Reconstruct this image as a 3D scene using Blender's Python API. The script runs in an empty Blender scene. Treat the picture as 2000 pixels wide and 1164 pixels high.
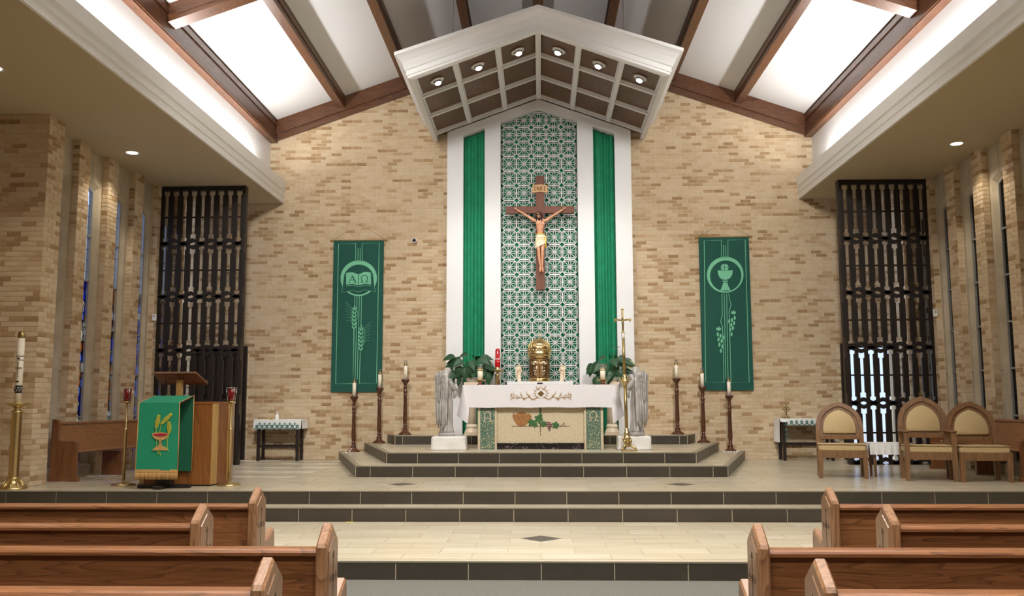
import bpy, bmesh, math, random
from mathutils import Vector, Matrix
random.seed(7)
C = bpy.context.scene.collection
PI = math.pi

# ------------------------------------------------------------------ camera, world, lights, exposure
SC = bpy.context.scene
F, PITCH = 1780.0, math.atan(204/1780)
YAW = math.atan(54/1780/math.cos(PITCH)); ROLL = 0.0025; EYE = 1.56
cam = bpy.data.cameras.new('camera'); cam.sensor_width = 36; cam.lens = F/2000*36; cam.clip_start = 0.05; cam.clip_end = 200
co = bpy.data.objects.new('camera', cam); C.objects.link(co)
fw = Vector((-math.sin(YAW)*math.cos(PITCH), math.cos(YAW)*math.cos(PITCH), math.sin(PITCH)))
rt = Vector((math.cos(YAW), math.sin(YAW), 0)); up = rt.cross(fw)
rt, up = rt*math.cos(ROLL) - up*math.sin(ROLL), rt*math.sin(ROLL) + up*math.cos(ROLL)
m = Matrix((rt, up, -fw)).transposed().to_4x4(); m.translation = (0, 0, EYE); co.matrix_world = m
SC.camera = co
SC.view_settings.view_transform = 'Standard'; SC.view_settings.look = 'None'; SC.view_settings.gamma = 1
SC.view_settings.use_curve_mapping = False; SC.view_settings.exposure = 0.45
W = bpy.data.worlds.new('sky'); SC.world = W; W.use_nodes = True
bg = W.node_tree.nodes['Background']; bg.inputs[0].default_value = (.60, .72, 1.0, 1); bg.inputs[1].default_value = 1.6

def area(name, loc, target, sx, sy, power, col=(1, .9, .78), spread=180):
    l = bpy.data.lights.new(name, 'AREA'); l.shape = 'RECTANGLE'; l.size = sx; l.size_y = sy; l.energy = power; l.color = col
    l.spread = math.radians(spread)
    o = bpy.data.objects.new(name, l); C.objects.link(o); o.location = loc
    d = (Vector(target) - Vector(loc)).normalized()
    if sy > 5: x = Vector((0, 1, 0)).cross(-d).normalized(); o.rotation_euler = Matrix((x, Vector((0, 1, 0)), -d)).transposed().to_euler()   # long side along the nave
    else: o.rotation_euler = d.to_track_quat('-Z', 'Y').to_euler()
    return o
def spot(name, loc, target, power, deg, blend=.5, col=(1, .9, .76), r=.04):
    l = bpy.data.lights.new(name, 'SPOT'); l.energy = power; l.color = col; l.spot_size = math.radians(deg); l.spot_blend = blend; l.shadow_soft_size = r
    o = bpy.data.objects.new(name, l); C.objects.link(o); o.location = loc
    d = Vector(target) - Vector(loc); o.rotation_euler = d.to_track_quat('-Z', 'Y').to_euler(); return o
# unseen fill panels added high over the nave for general brightness
for y in (8.0, 3.5, -1.5):
    for s in (-1, 1):
        area('nave_fill', (s*1.7, y, 7.0), (s*1.7, y+.6, 0), 1.0, 1.0, 150, (1, .97, .93), 132)
# two unseen spots by the second rafter, added to brighten the end wall
for s in (-1, 1):
    spot('wall_fill', (s*2.6, 7.3, 7.0), (s*2.9, 17.6, 3.2), 1300, 62, .9, (1, .97, .92), .35)
# cove lamps in the troughs behind both cornices
for s in (-1, 1):
    area('cove_lamp', (s*5.22, 5.1, 5.87), (s*3.4, 5.1, 8.4), .1, 23.0, 365, (1, .985, .97), 170)
# downlights in the two low ceilings
CANS = [(13.85), (10.18), (6.5), (2.8)]
for s in (-1, 1):
    for y in CANS:
        spot('downlight_beam', (s*6.42, y, 5.46), (s*6.42, y, 0), 42, 115, .5, (1, .9, .74), .05)
sun = bpy.data.lights.new('sun', 'SUN'); sun.energy = 2.5; sun.angle = .01; so = bpy.data.objects.new('sun', sun); C.objects.link(so)
so.rotation_euler = Vector((.62, -.05, -.78)).to_track_quat('-Z', 'Y').to_euler()

# ------------------------------------------------------------------ materials
def rgb(h):
    h = h.lstrip('#'); o = []
    for i in (0, 2, 4):
        c = int(h[i:i+2], 16)/255; o.append(c/12.92 if c <= .04045 else ((c+.055)/1.055)**2.4)
    return (*o, 1)
def mat(name, c, rough=.6, metal=0, c2=None, scale=(4, 4, 4), detail=3, bump=0, bscale=None, ramp=(.35, .65), emit=None, es=0, coat=0, dist=0, spec=.5, trans=0, world=False):
    m = bpy.data.materials.new(name); m.use_nodes = True; nt = m.node_tree; p = nt.nodes['Principled BSDF']
    p.inputs['Base Color'].default_value = rgb(c); p.inputs['Roughness'].default_value = rough; p.inputs['Metallic'].default_value = metal
    p.inputs['Coat Weight'].default_value = coat; p.inputs['Coat Roughness'].default_value = .15
    p.inputs['Specular IOR Level'].default_value = spec
    if trans: p.inputs['Transmission Weight'].default_value = trans
    if emit: p.inputs['Emission Color'].default_value = rgb(emit); p.inputs['Emission Strength'].default_value = es
    if c2 or bump:
        tc = nt.nodes.new('ShaderNodeTexCoord'); mp = nt.nodes.new('ShaderNodeMapping'); mp.inputs['Scale'].default_value = scale
        src = tc.outputs['Object']
        if world:
            g = nt.nodes.new('ShaderNodeNewGeometry'); src = g.outputs['Position']
        nt.links.new(src, mp.inputs[0])
        n = nt.nodes.new('ShaderNodeTexNoise'); n.inputs['Scale'].default_value = 1; n.inputs['Detail'].default_value = detail; n.inputs['Distortion'].default_value = dist
        nt.links.new(mp.outputs[0], n.inputs['Vector'])
        if c2:
            r = nt.nodes.new('ShaderNodeValToRGB'); r.color_ramp.elements[0].position = ramp[0]; r.color_ramp.elements[1].position = ramp[1]
            r.color_ramp.elements[0].color = rgb(c); r.color_ramp.elements[1].color = rgb(c2)
            nt.links.new(n.outputs['Fac'], r.inputs[0]); nt.links.new(r.outputs[0], p.inputs['Base Color'])
        if bump:
            b = nt.nodes.new('ShaderNodeBump'); b.inputs['Strength'].default_value = bump; b.inputs['Distance'].default_value = .01
            if bscale:
                n2 = nt.nodes.new('ShaderNodeTexNoise'); n2.inputs['Scale'].default_value = bscale; n2.inputs['Detail'].default_value = 4
                nt.links.new(tc.outputs['Object'], n2.inputs['Vector']); nt.links.new(n2.outputs['Fac'], b.inputs['Height'])
            else: nt.links.new(n.outputs['Fac'], b.inputs['Height'])
            nt.links.new(b.outputs[0], p.inputs['Normal'])
    return m
def oak(name, c, c2, c3, grain='x', rough=.38, world=True, coat=.15, s=1.0):
    """oak with cathedral grain running along one axis: rings of a slightly crooked log cut lengthwise"""
    m = bpy.data.materials.new(name); m.use_nodes = True; nt = m.node_tree; L = nt.links.new; p = nt.nodes['Principled BSDF']
    p.inputs['Roughness'].default_value = rough; p.inputs['Coat Weight'].default_value = coat; p.inputs['Coat Roughness'].default_value = .2
    if world: src = nt.nodes.new('ShaderNodeNewGeometry').outputs['Position']
    else: src = nt.nodes.new('ShaderNodeTexCoord').outputs['Object']
    sc = {'x': (.5, 5, 5), 'y': (5, .5, 5), 'z': (5, 5, .5)}[grain]
    mp = nt.nodes.new('ShaderNodeMapping'); mp.inputs['Scale'].default_value = tuple(v*s for v in sc); L(src, mp.inputs[0])
    n = nt.nodes.new('ShaderNodeTexNoise'); n.inputs['Scale'].default_value = 1.0; n.inputs['Detail'].default_value = 2; n.inputs['Distortion'].default_value = .4; L(mp.outputs[0], n.inputs['Vector'])
    mu = nt.nodes.new('ShaderNodeMath'); mu.operation = 'MULTIPLY'; mu.inputs[1].default_value = 14; L(n.outputs['Fac'], mu.inputs[0])
    fr = nt.nodes.new('ShaderNodeMath'); fr.operation = 'FRACT'; L(mu.outputs[0], fr.inputs[0])
    sc2 = {'x': (2, 60, 60), 'y': (60, 2, 60), 'z': (60, 60, 2)}[grain]
    mp2 = nt.nodes.new('ShaderNodeMapping'); mp2.inputs['Scale'].default_value = sc2; L(src, mp2.inputs[0])
    n2 = nt.nodes.new('ShaderNodeTexNoise'); n2.inputs['Scale'].default_value = 1.5; n2.inputs['Detail'].default_value = 3; L(mp2.outputs[0], n2.inputs['Vector'])
    r = nt.nodes.new('ShaderNodeValToRGB'); e = r.color_ramp.elements
    e[0].position = 0; e[0].color = rgb(c); e[1].position = .75; e[1].color = rgb(c2)
    x = r.color_ramp.elements.new(.93); x.color = rgb(c3); x = r.color_ramp.elements.new(1.0); x.color = rgb(c)
    L(fr.outputs[0], r.inputs[0])
    mx = nt.nodes.new('ShaderNodeMix'); mx.data_type = 'RGBA'; mx.blend_type = 'MULTIPLY'; mx.inputs[0].default_value = .45
    r2 = nt.nodes.new('ShaderNodeValToRGB'); r2.color_ramp.elements[0].position = .35; r2.color_ramp.elements[1].position = .6
    r2.color_ramp.elements[0].color = (.45, .40, .36, 1); r2.color_ramp.elements[1].color = (1, 1, 1, 1); L(n2.outputs['Fac'], r2.inputs[0])
    L(r.outputs[0], mx.inputs[6]); L(r2.outputs[0], mx.inputs[7]); L(mx.outputs[2], p.inputs['Base Color'])
    return m
def veined(name, c, vein, scale=2.5, width=.03, rough=.3, c2=None, soft=.5):
    """stone with thin crooked veins"""
    m = bpy.data.materials.new(name); m.use_nodes = True; nt = m.node_tree; L = nt.links.new; p = nt.nodes['Principled BSDF']; p.inputs['Roughness'].default_value = rough
    g = nt.nodes.new('ShaderNodeNewGeometry')
    n = nt.nodes.new('ShaderNodeTexNoise'); n.inputs['Scale'].default_value = scale; n.inputs['Detail'].default_value = 5; n.inputs['Distortion'].default_value = 1.2; L(g.outputs['Position'], n.inputs['Vector'])
    s = nt.nodes.new('ShaderNodeMath'); s.operation = 'SUBTRACT'; s.inputs[1].default_value = .5; L(n.outputs['Fac'], s.inputs[0])
    a = nt.nodes.new('ShaderNodeMath'); a.operation = 'ABSOLUTE'; L(s.outputs[0], a.inputs[0])
    r = nt.nodes.new('ShaderNodeValToRGB'); r.color_ramp.elements[0].color = rgb(vein); r.color_ramp.elements[1].color = (0, 0, 0, 1); r.color_ramp.elements[1].position = width
    L(a.outputs[0], r.inputs[0])
    n2 = nt.nodes.new('ShaderNodeTexNoise'); n2.inputs['Scale'].default_value = scale*.8; n2.inputs['Detail'].default_value = 4; L(g.outputs['Position'], n2.inputs['Vector'])
    r2 = nt.nodes.new('ShaderNodeValToRGB'); r2.color_ramp.elements[0].color = rgb(c); r2.color_ramp.elements[1].color = rgb(c2 or c); r2.color_ramp.elements[0].position = .35; r2.color_ramp.elements[1].position = .7; L(n2.outputs['Fac'], r2.inputs[0])
    mx = nt.nodes.new('ShaderNodeMix'); mx.data_type = 'RGBA'; mx.blend_type = 'ADD'; mx.inputs[0].default_value = soft; L(r2.outputs[0], mx.inputs[6]); L(r.outputs[0], mx.inputs[7]); L(mx.outputs[2], p.inputs['Base Color'])
    return m
def glassy(name, cells=None, scale=14, tint=(.8, .85, .9, 1), gloss=.06):
    """thin glass: tinted see-through with a faint gloss; cells = colours of stained pieces"""
    m = bpy.data.materials.new(name); m.use_nodes = True; nt = m.node_tree; L = nt.links.new
    for n in list(nt.nodes): nt.nodes.remove(n)
    o = nt.nodes.new('ShaderNodeOutputMaterial'); t = nt.nodes.new('ShaderNodeBsdfTransparent'); g = nt.nodes.new('ShaderNodeBsdfGlossy'); mx = nt.nodes.new('ShaderNodeMixShader')
    t.inputs[0].default_value = tint; g.inputs['Roughness'].default_value = .08; mx.inputs[0].default_value = gloss
    if cells:
        ge = nt.nodes.new('ShaderNodeNewGeometry'); mp = nt.nodes.new('ShaderNodeMapping'); mp.inputs['Scale'].default_value = (1, 1.6, .8); L(ge.outputs['Position'], mp.inputs[0])
        v = nt.nodes.new('ShaderNodeTexVoronoi'); v.inputs['Scale'].default_value = scale; L(mp.outputs[0], v.inputs['Vector'])
        sx = nt.nodes.new('ShaderNodeSeparateColor'); L(v.outputs['Color'], sx.inputs[0])
        r = nt.nodes.new('ShaderNodeValToRGB'); r.color_ramp.interpolation = 'CONSTANT'
        for i, c in enumerate(cells):
            e = r.color_ramp.elements[i] if i < 2 else r.color_ramp.elements.new(i/len(cells))
            e.position = i/len(cells); e.color = rgb(c)
        L(sx.outputs[0], r.inputs[0])
        v2 = nt.nodes.new('ShaderNodeTexVoronoi'); v2.feature = 'DISTANCE_TO_EDGE'; v2.inputs['Scale'].default_value = scale; L(mp.outputs[0], v2.inputs['Vector'])
        st = nt.nodes.new('ShaderNodeMath'); st.operation = 'GREATER_THAN'; st.inputs[1].default_value = .06; L(v2.outputs['Distance'], st.inputs[0])
        mu = nt.nodes.new('ShaderNodeMix'); mu.data_type = 'RGBA'; mu.inputs[6].default_value = (.004, .004, .005, 1); L(st.outputs[0], mu.inputs[0]); L(r.outputs[0], mu.inputs[7]); L(mu.outputs[2], t.inputs[0])
    L(t.outputs[0], mx.inputs[1]); L(g.outputs[0], mx.inputs[2]); L(mx.outputs[0], o.inputs[0])
    return m

M = {}
BR = ['#d3bea0', '#ceb797', '#c9b08e', '#b4966f', '#a88863', '#bfa27e']
M['brick'] = [mat('brick_tone_%s' % n, c, .85, c2=c2, scale=(14, 14, 14), bump=.35, bscale=60) for n, c, c2 in zip(
    ('cream', 'sand', 'buff', 'tan', 'brown', 'wheat'), BR, ('#cab494', '#c5ad8b', '#bfa582', '#a68863', '#977854', '#b29672'))]
M['mortar'] = mat('mortar', '#d8c8ab', .9, bump=.2, bscale=80)
M['white'] = mat('white_paint', '#e0e0e0', .42)
M['plaster'] = mat('ceiling_plaster', '#eaeaeb', .8)
M['cream'] = mat('cornice_paint', '#e6e4df', .5)
M['soffit'] = mat('tan_ceiling_paint', '#b5a587', .9)
M['beam'] = oak('stained_beam_wood', '#6e4529', '#603a21', '#472a17', 'x', .35, True, .1, 1.2)
M['beamy'] = oak('stained_beam_wood_long', '#6e4529', '#603a21', '#472a17', 'y', .35, True, .1, 1.2)
M['pew'] = oak('pew_oak', '#8a5a37', '#7d502f', '#623f25', 'x', .32, True, .2, 1.5)
M['pewend'] = oak('pew_end_oak', '#98704f', '#8b6444', '#704e34', 'z', .32, True, .2, 1.4)
M['bench'] = oak('bench_oak', '#9a683e', '#916037', '#80522d', 'y', .35, True, .2, 1.2)
M['benchz'] = oak('bench_end_oak', '#8c5c37', '#825430', '#704626', 'z', .35, True, .2, .7)
M['chair'] = oak('chair_oak', '#8b6745', '#82603f', '#73543a', 'z', .4, True, .15)
M['ambo'] = oak('ambo_veneer', '#905b2d', '#875329', '#7a4a24', 'z', .3, True, .25, .45)
M['desk'] = mat('dark_desk_wood', '#71492b', .4, c2='#5d3c24', scale=(3, 30, 30))
M['ambolight'] = mat('ambo_pale_strip', '#b08d55', .35, c2='#a37f48', scale=(20, 20, 2))
M['dark'] = mat('dark_stained_wood', '#1f1511', .45, c2='#150e0b', scale=(30, 30, 2))
M['darkp'] = mat('dark_door_wood', '#271a14', .45, c2='#1c120d', scale=(30, 30, 2))
M['brownp'] = mat('coffer_panel_wood', '#66472c', .42, c2='#5c3f26', scale=(14, 3, 14), coat=.0)
M['candlewood'] = mat('turned_walnut', '#5a3019', .3, c2='#41210f', scale=(20, 20, 3), coat=.3)
M['tile'] = mat('beige_floor_tile', '#c3b8a1', .27, c2='#b3a78d', scale=(1.6, 26, 4), ramp=(.3, .7), world=True, bump=.02)
M['tile2'] = mat('beige_floor_tile_pale', '#c9bfaa', .27, c2='#b9ae95', scale=(1.3, 22, 4), ramp=(.3, .7), world=True, bump=.02)
M['grout'] = mat('dark_grout', '#6b604e', .9)
M['groutl'] = mat('pale_grout', '#8f836c', .9)
M['groutp'] = mat('pale_riser_grout', '#cdbf9f', .9)
M['riser'] = [veined('slate_riser_tile_%s' % n, c, '#8a8272', sc, .004, .38, c2, .1) for n, c, c2, sc in (('a', '#403a30', '#38322a', 1.3), ('b', '#3c362d', '#433c32', 1.7), ('c', '#383229', '#3e382e', 1.1))]
M['nosing'] = mat('grey_nosing_strip', '#7d7565', .4)
M['inlay'] = mat('grey_marble_inlay', '#5b564d', .3, c2='#4b463e', scale=(9, 9, 9), world=True)
M['carpet'] = mat('grey_green_carpet', '#6e6c62', .95, c2='#4b4a43', scale=(120, 120, 120), detail=2, bump=.6, world=True)
M['greencloth'] = mat('green_drape', '#128a60', .75, c2='#107d57', scale=(6, 6, 6))
M['banner'] = mat('deep_green_banner', '#17574a', .85, c2='#144f43', scale=(40, 40, 40))
M['mint'] = mat('mint_green_print', '#79c6a0', .8)
M['antep'] = mat('green_antependium', '#0f8560', .8, c2='#0d7b58', scale=(50, 50, 50))
M['antepshade'] = mat('green_antependium_shaded', '#0b5a3c', .8)  # same green cloth, with the shade on its rear fall put into the colour
M['goldfringe'] = mat('gold_fringe', '#c39a5f', .8, c2='#a67f47', scale=(90, 90, 4))
M['goldthread'] = mat('gold_thread', '#b58f45', .5, metal=.3)
M['brass'] = mat('polished_brass', '#c9b381', .33, metal=1)
M['brassd'] = mat('old_brass', '#a38d5c', .38, metal=1)
M['gold'] = mat('gold_plate', '#d8be86', .2, metal=1, bump=.15, bscale=30)
M['bronze'] = mat('chased_bronze', '#7f6241', .38, metal=1, bump=.6, bscale=55)
M['palegold'] = mat('bright_relief_gold', '#efe3c6', .25, metal=1)
M['copper'] = mat('copper_holder', '#a5705a', .3, metal=1)
M['stone'] = mat('carved_stone', '#b9b5b0', .75, c2='#8f8b86', scale=(9, 9, 5), ramp=(.35, .7), bump=.5, bscale=25)
M['jamb'] = mat('cast_stone_jamb', '#b8ab94', .8, c2='#a89a82', scale=(3, 3, 3), bump=.1, bscale=40)
M['marble'] = mat('beige_marble', '#cdc0a5', .2, c2='#b7a584', scale=(40, 40, 40), detail=8, ramp=(.45, .72))
M['pinkmarble'] = mat('warm_marble_column', '#ecdcc4', .3, c2='#dfcbb0', scale=(4, 4, 4))
M['border'] = mat('pale_stone_border', '#d2c4a8', .4, c2='#c2b292', scale=(12, 12, 12))
M['mosaic'] = mat('green_mosaic_ground', '#4d6a5c', .4)
M['blackmarble'] = veined('black_marble', '#191516', '#b5aaa6', 5, .012, .12, '#241e1f')
M['linen'] = mat('white_linen', '#d8d5d7', .85, bump=.05, bscale=200)
M['satin'] = mat('white_satin', '#dad7d1', .5)
M['wax'] = mat('ivory_wax', '#ede5d0', .5)
M['red'] = mat('red_glass', '#a80d16', .12, coat=.5, emit='#8a0510', es=.15)
M['redd'] = mat('dark_red_glass', '#6a0d12', .1, coat=.5)
M['clear'] = glassy('clear_glass', tint=(.9, .92, .93, 1), gloss=.15)
M['pane'] = glassy('grey_daylight_pane', tint=(.75, .8, .9, 1), gloss=.05)
M['stained'] = glassy('stained_glass', ['#9dbcff', '#3a5ce0', '#ffffff', '#e0a860', '#5a86ff', '#c0504a', '#f0ead8', '#2a3fb0'], 9)
M['stainedr'] = glassy('dark_stained_glass', ['#0b1020', '#14182a', '#1e2230', '#100f18', '#22242c', '#181018'], 12, gloss=.12)
M['lead'] = mat('dark_window_metal', '#3a3c40', .5, metal=.4)
M['framem'] = mat('grey_window_frame', '#8d8b86', .5)
M['steel'] = mat('brushed_steel', '#b9b9b9', .25, metal=1)
M['lamp'] = mat('lamp_lens', '#ffffff', .4, emit='#fff3e2', es=40)
M['lampsoft'] = mat('downlight_lens', '#ffffff', .4, emit='#fff0cf', es=4.5)
M['plastic'] = mat('white_plastic', '#e4e2dc', .4)
M['black'] = mat('black_plastic', '#121212', .3)
M['fabric'] = mat('tan_upholstery', '#c2ab80', .9, c2='#b8a176', scale=(90, 90, 90), bump=.1)
M['skin'] = mat('painted_flesh', '#cf9a78', .5, c2='#bf8766', scale=(12, 12, 12))
M['hair'] = mat('dark_brown_hair', '#33221a', .6, bump=.5, bscale=60)
M['thorn'] = mat('thorn_brown', '#54422c', .7)
M['crosswood'] = mat('crucifix_wood', '#70402c', .6, c2='#5f3524', scale=(20, 20, 2), bump=.2)
M['loin'] = mat('cream_loincloth', '#e8dfc6', .6, c2='#d8c99c', scale=(10, 10, 10))
M['loingold'] = mat('gilt_hem', '#d3ac4d', .4, metal=.5)
M['plaque'] = mat('plaque_tan', '#c69d6a', .6)
M['ink'] = mat('dark_lettering', '#5c3b22', .6)
M['leaf'] = mat('deep_green_leaf', '#2d5233', .42, c2='#23452a', scale=(9, 9, 9))
M['leafl'] = mat('pale_leaf_underside', '#b9c18d', .5, c2='#9fb079', scale=(9, 9, 9))
M['stem'] = mat('green_stem', '#4d6a3a', .6)
M['pot'] = mat('pale_pot', '#d9d5c8', .5)
M['lace'] = mat('white_lace', '#e6e7e4', .8)
M['teal'] = mat('teal_lace_pattern', '#4d7a76', .8)
M['inkblack'] = mat('engraving_dark', '#2e1a0e', .7)
M['figurine'] = mat('ivory_porcelain', '#eee0cc', .35, c2='#dcc3a4', scale=(25, 25, 25))
M['bread'] = mat('mosaic_bread', '#8a5a36', .4, c2='#a5733f', scale=(60, 60, 60))
M['vine'] = mat('mosaic_vine_green', '#3f6d3c', .4, c2='#2f5a34', scale=(60, 60, 60))
M['grape'] = mat('mosaic_grape', '#6a3c44', .4)
M['rose'] = mat('pale_mosaic_chip', '#d9cf9f', .4)
M['wheat'] = mat('yellow_green_embroidery', '#a8b43c', .8)
M['winered'] = mat('wine_red_embroidery', '#8f1526', .8)
M['brownearth'] = mat('brick_mass', '#b99c70', .9)

# ------------------------------------------------------------------ mesh helpers
class B:
    def __init__(s): s.v = []; s.f = []; s.mi = []; s.sm = []
    def add(s, vs, fs, mi=0, sm=False):
        n = len(s.v); s.v += [tuple(v) for v in vs]; s.f += [tuple(i+n for i in f) for f in fs]; s.mi += [mi]*len(fs); s.sm += [sm]*len(fs); return s
    def box(s, x0, y0, z0, x1, y1, z1, mi=0):
        return s.add([(x0, y0, z0), (x1, y0, z0), (x1, y1, z0), (x0, y1, z0), (x0, y0, z1), (x1, y0, z1), (x1, y1, z1), (x0, y1, z1)],
                     [(3, 2, 1, 0), (4, 5, 6, 7), (0, 1, 5, 4), (1, 2, 6, 5), (2, 3, 7, 6), (3, 0, 4, 7)], mi)
    def cbox(s, x0, y0, z0, x1, y1, z1, b=.006, mi=0):
        """box with chamfered upright and lying edges"""
        q = lambda i: [(x0+i, y0+i), (x1-i, y0+i), (x1-i, y1-i), (x0+i, y1-i)]
        oct_ = lambda i: [(x0+b+i, y0+i), (x1-b-i, y0+i), (x1-i, y0+b+i), (x1-i, y1-b-i), (x1-b-i, y1-i), (x0+b+i, y1-i), (x0+i, y1-b-i), (x0+i, y0+b+i)]
        return s.loft([[(x, y, z) for x, y in oct_(i)] for z, i in ((z0, b), (z0+b, 0), (z1-b, 0), (z1, b))], mi=mi)
    def prism(s, pts, a, b, axis='y', mi=0, sm=False):
        """polygon (two coordinates) pulled along an axis; y: (x,z), x: (y,z), z: (x,y)"""
        def P(p, t): return (p[0], t, p[1]) if axis == 'y' else (t, p[0], p[1]) if axis == 'x' else (p[0], p[1], t)
        n = len(pts)
        return s.add([P(p, a) for p in pts] + [P(p, b) for p in pts], [tuple(range(n)), tuple(range(2*n-1, n-1, -1))] + [(i, i+n, (i+1) % n+n, (i+1) % n) for i in range(n)], mi, sm)
    def loft(s, rings, mi=0, sm=False, caps=True, closed=True):
        n = len(rings[0]); vs = [p for r in rings for p in r]; fs = []
        for k in range(len(rings)-1):
            for i in range(n if closed else n-1):
                j = (i+1) % n; fs.append((k*n+i, k*n+j, (k+1)*n+j, (k+1)*n+i))
        if caps and closed: fs += [tuple(range(n-1, -1, -1)), tuple(range((len(rings)-1)*n, len(rings)*n))]
        return s.add(vs, fs, mi, sm)
    def lathe(s, prof, n=16, c=(0, 0, 0), mi=0, sm=True, rot=0, sx=1, sy=1):
        return s.loft([[(c[0]+r*sx*math.cos(2*PI*i/n+rot), c[1]+r*sy*math.sin(2*PI*i/n+rot), c[2]+z) for i in range(n)] for r, z in prof], mi, sm)
    def tube(s, pts, r, n=8, mi=0, sm=True):
        pts = [Vector(p) for p in pts]; rs = r if isinstance(r, (list, tuple)) else [r]*len(pts); rings = []
        ref = None
        for i, p in enumerate(pts):
            t = (pts[min(i+1, len(pts)-1)] - pts[max(i-1, 0)]).normalized()
            if ref is None: ref = Vector((0, 0, 1)) if abs(t.z) < .9 else Vector((1, 0, 0))
            a = t.cross(ref).normalized(); b = a.cross(t).normalized(); ref = b
            rings.append([p + (a*math.cos(2*PI*k/n) + b*math.sin(2*PI*k/n))*rs[i] for k in range(n)])
        return s.loft(rings, mi, sm)
    def beam(s, p0, p1, w, h, up=(0, 0, 1), mi=0):
        p0, p1 = Vector(p0), Vector(p1); t = (p1-p0).normalized(); a = t.cross(Vector(up)).normalized()*w/2; b = a.cross(t).normalized()*h/2
        r = lambda p: [p-a-b, p+a-b, p+a+b, p-a+b]
        return s.loft([r(p0), r(p1)], mi)
    def ribbon(s, pts, w, y0, y1, mi=0, closed=False):
        """flat band of width w (number or list) along a line in the XZ plane, from depth y0 to y1"""
        n = len(pts); ws = w if isinstance(w, (list, tuple)) else [w]*n; L = []; R = []
        for i in range(n):
            a = pts[(i-1) % n] if closed or i > 0 else pts[i]; b = pts[(i+1) % n] if closed or i < n-1 else pts[i]
            dx, dz = b[0]-a[0], b[1]-a[1]; l = math.hypot(dx, dz) or 1; nx, nz = -dz/l*ws[i]/2, dx/l*ws[i]/2
            L.append((pts[i][0]+nx, pts[i][1]+nz)); R.append((pts[i][0]-nx, pts[i][1]-nz))
        rings = [[(l[0], y0, l[1]), (r[0], y0, r[1]), (r[0], y1, r[1]), (l[0], y1, l[1])] for l, r in zip(L, R)]
        if closed: rings.append(rings[0])
        return s.loft(rings, mi, caps=not closed)
    def ball(s, c, rx, ry=None, rz=None, n=10, k=7, mi=0):
        ry = ry or rx; rz = rz or rx
        return s.lathe([(max(math.sin(PI*i/k), .02), -math.cos(PI*i/k)*rz) for i in range(k+1)], n, c, mi, True, 0, rx, ry)
    def xf(s, Mx):
        s.v = [tuple(Mx @ Vector(v)) for v in s.v]; return s
    def build(s, name, mats, parent=None, loc=None, rz=0, fix=True):
        me = bpy.data.meshes.new(name); me.from_pydata(s.v, [], s.f)
        for x in (mats if isinstance(mats, (list, tuple)) else [mats]): me.materials.append(M[x] if isinstance(x, str) else x)
        if len(me.polygons) == len(s.mi): me.polygons.foreach_set('material_index', s.mi); me.polygons.foreach_set('use_smooth', s.sm)
        if fix and len(s.f) < 20000:
            bm = bmesh.new(); bm.from_mesh(me); bmesh.ops.recalc_face_normals(bm, faces=bm.faces); bm.to_mesh(me); bm.free()
        me.update()
        o = bpy.data.objects.new(name, me); C.objects.link(o)
        if parent: o.parent = parent
        if loc: o.location = loc
        if rz: o.rotation_euler.z = rz
        return o
def tag(o, label=None, cat=None, group=None, kind=None):
    if label: o['label'] = label
    if cat: o['category'] = cat
    if group: o['group'] = group
    if kind: o['kind'] = kind
    return o
def thing(name, label, cat, loc=(0, 0, 0), rz=0, group=None):
    o = bpy.data.objects.new(name, None); C.objects.link(o); o.location = loc; o.rotation_euler.z = rz; o.empty_display_size = .1
    return tag(o, label, cat, group)
def shell(o, label=None):
    return tag(o, label, None, None, 'structure')
def dup(root, loc, rz=0, label=None):
    r = root.copy(); C.objects.link(r); r.location = loc; r.rotation_euler.z = rz
    if label: r['label'] = label
    for ch in list(root.children):
        c = ch.copy(); C.objects.link(c); c.parent = r
        for g in list(ch.children):
            d = g.copy(); C.objects.link(d); d.parent = c
    return r
def inst(name, me, parent, loc, rot=(0, 0, 0), sc=(1, 1, 1)):
    o = bpy.data.objects.new(name, me); C.objects.link(o); o.parent = parent; o.location = loc; o.rotation_euler = rot; o.scale = sc; return o
def arc(cx, cz, r, a0, a1, n=16, rz=None):
    rz = rz or r
    return [(cx+r*math.cos(math.radians(a0+(a1-a0)*i/n)), cz+rz*math.sin(math.radians(a0+(a1-a0)*i/n))) for i in range(n+1)]

# ------------------------------------------------------------------ large structure
WY = 17.6            # face of the end wall
GZ = lambda x: 7.13 + .35*(5.31-abs(x))          # underside of the white ceiling panels
def clip(poly, lines):
    """convex clip: keep points left of each directed line (ax,ay,bx,by)"""
    for ax, ay, bx, by in lines:
        out = []; side = lambda p: (bx-ax)*(p[1]-ay)-(by-ay)*(p[0]-ax)
        for i, p in enumerate(poly):
            q = poly[(i+1) % len(poly)]; sp, sq = side(p), side(q)
            if sp >= 0: out.append(p)
            if sp*sq < 0: t = sp/(sp-sq); out.append((p[0]+(q[0]-p[0])*t, p[1]+(q[1]-p[1])*t))
        poly = out
        if len(poly) < 3: return []
    return poly
def edges(poly): return [(*poly[i], *poly[(i+1) % len(poly)]) for i in range(len(poly))]

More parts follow.
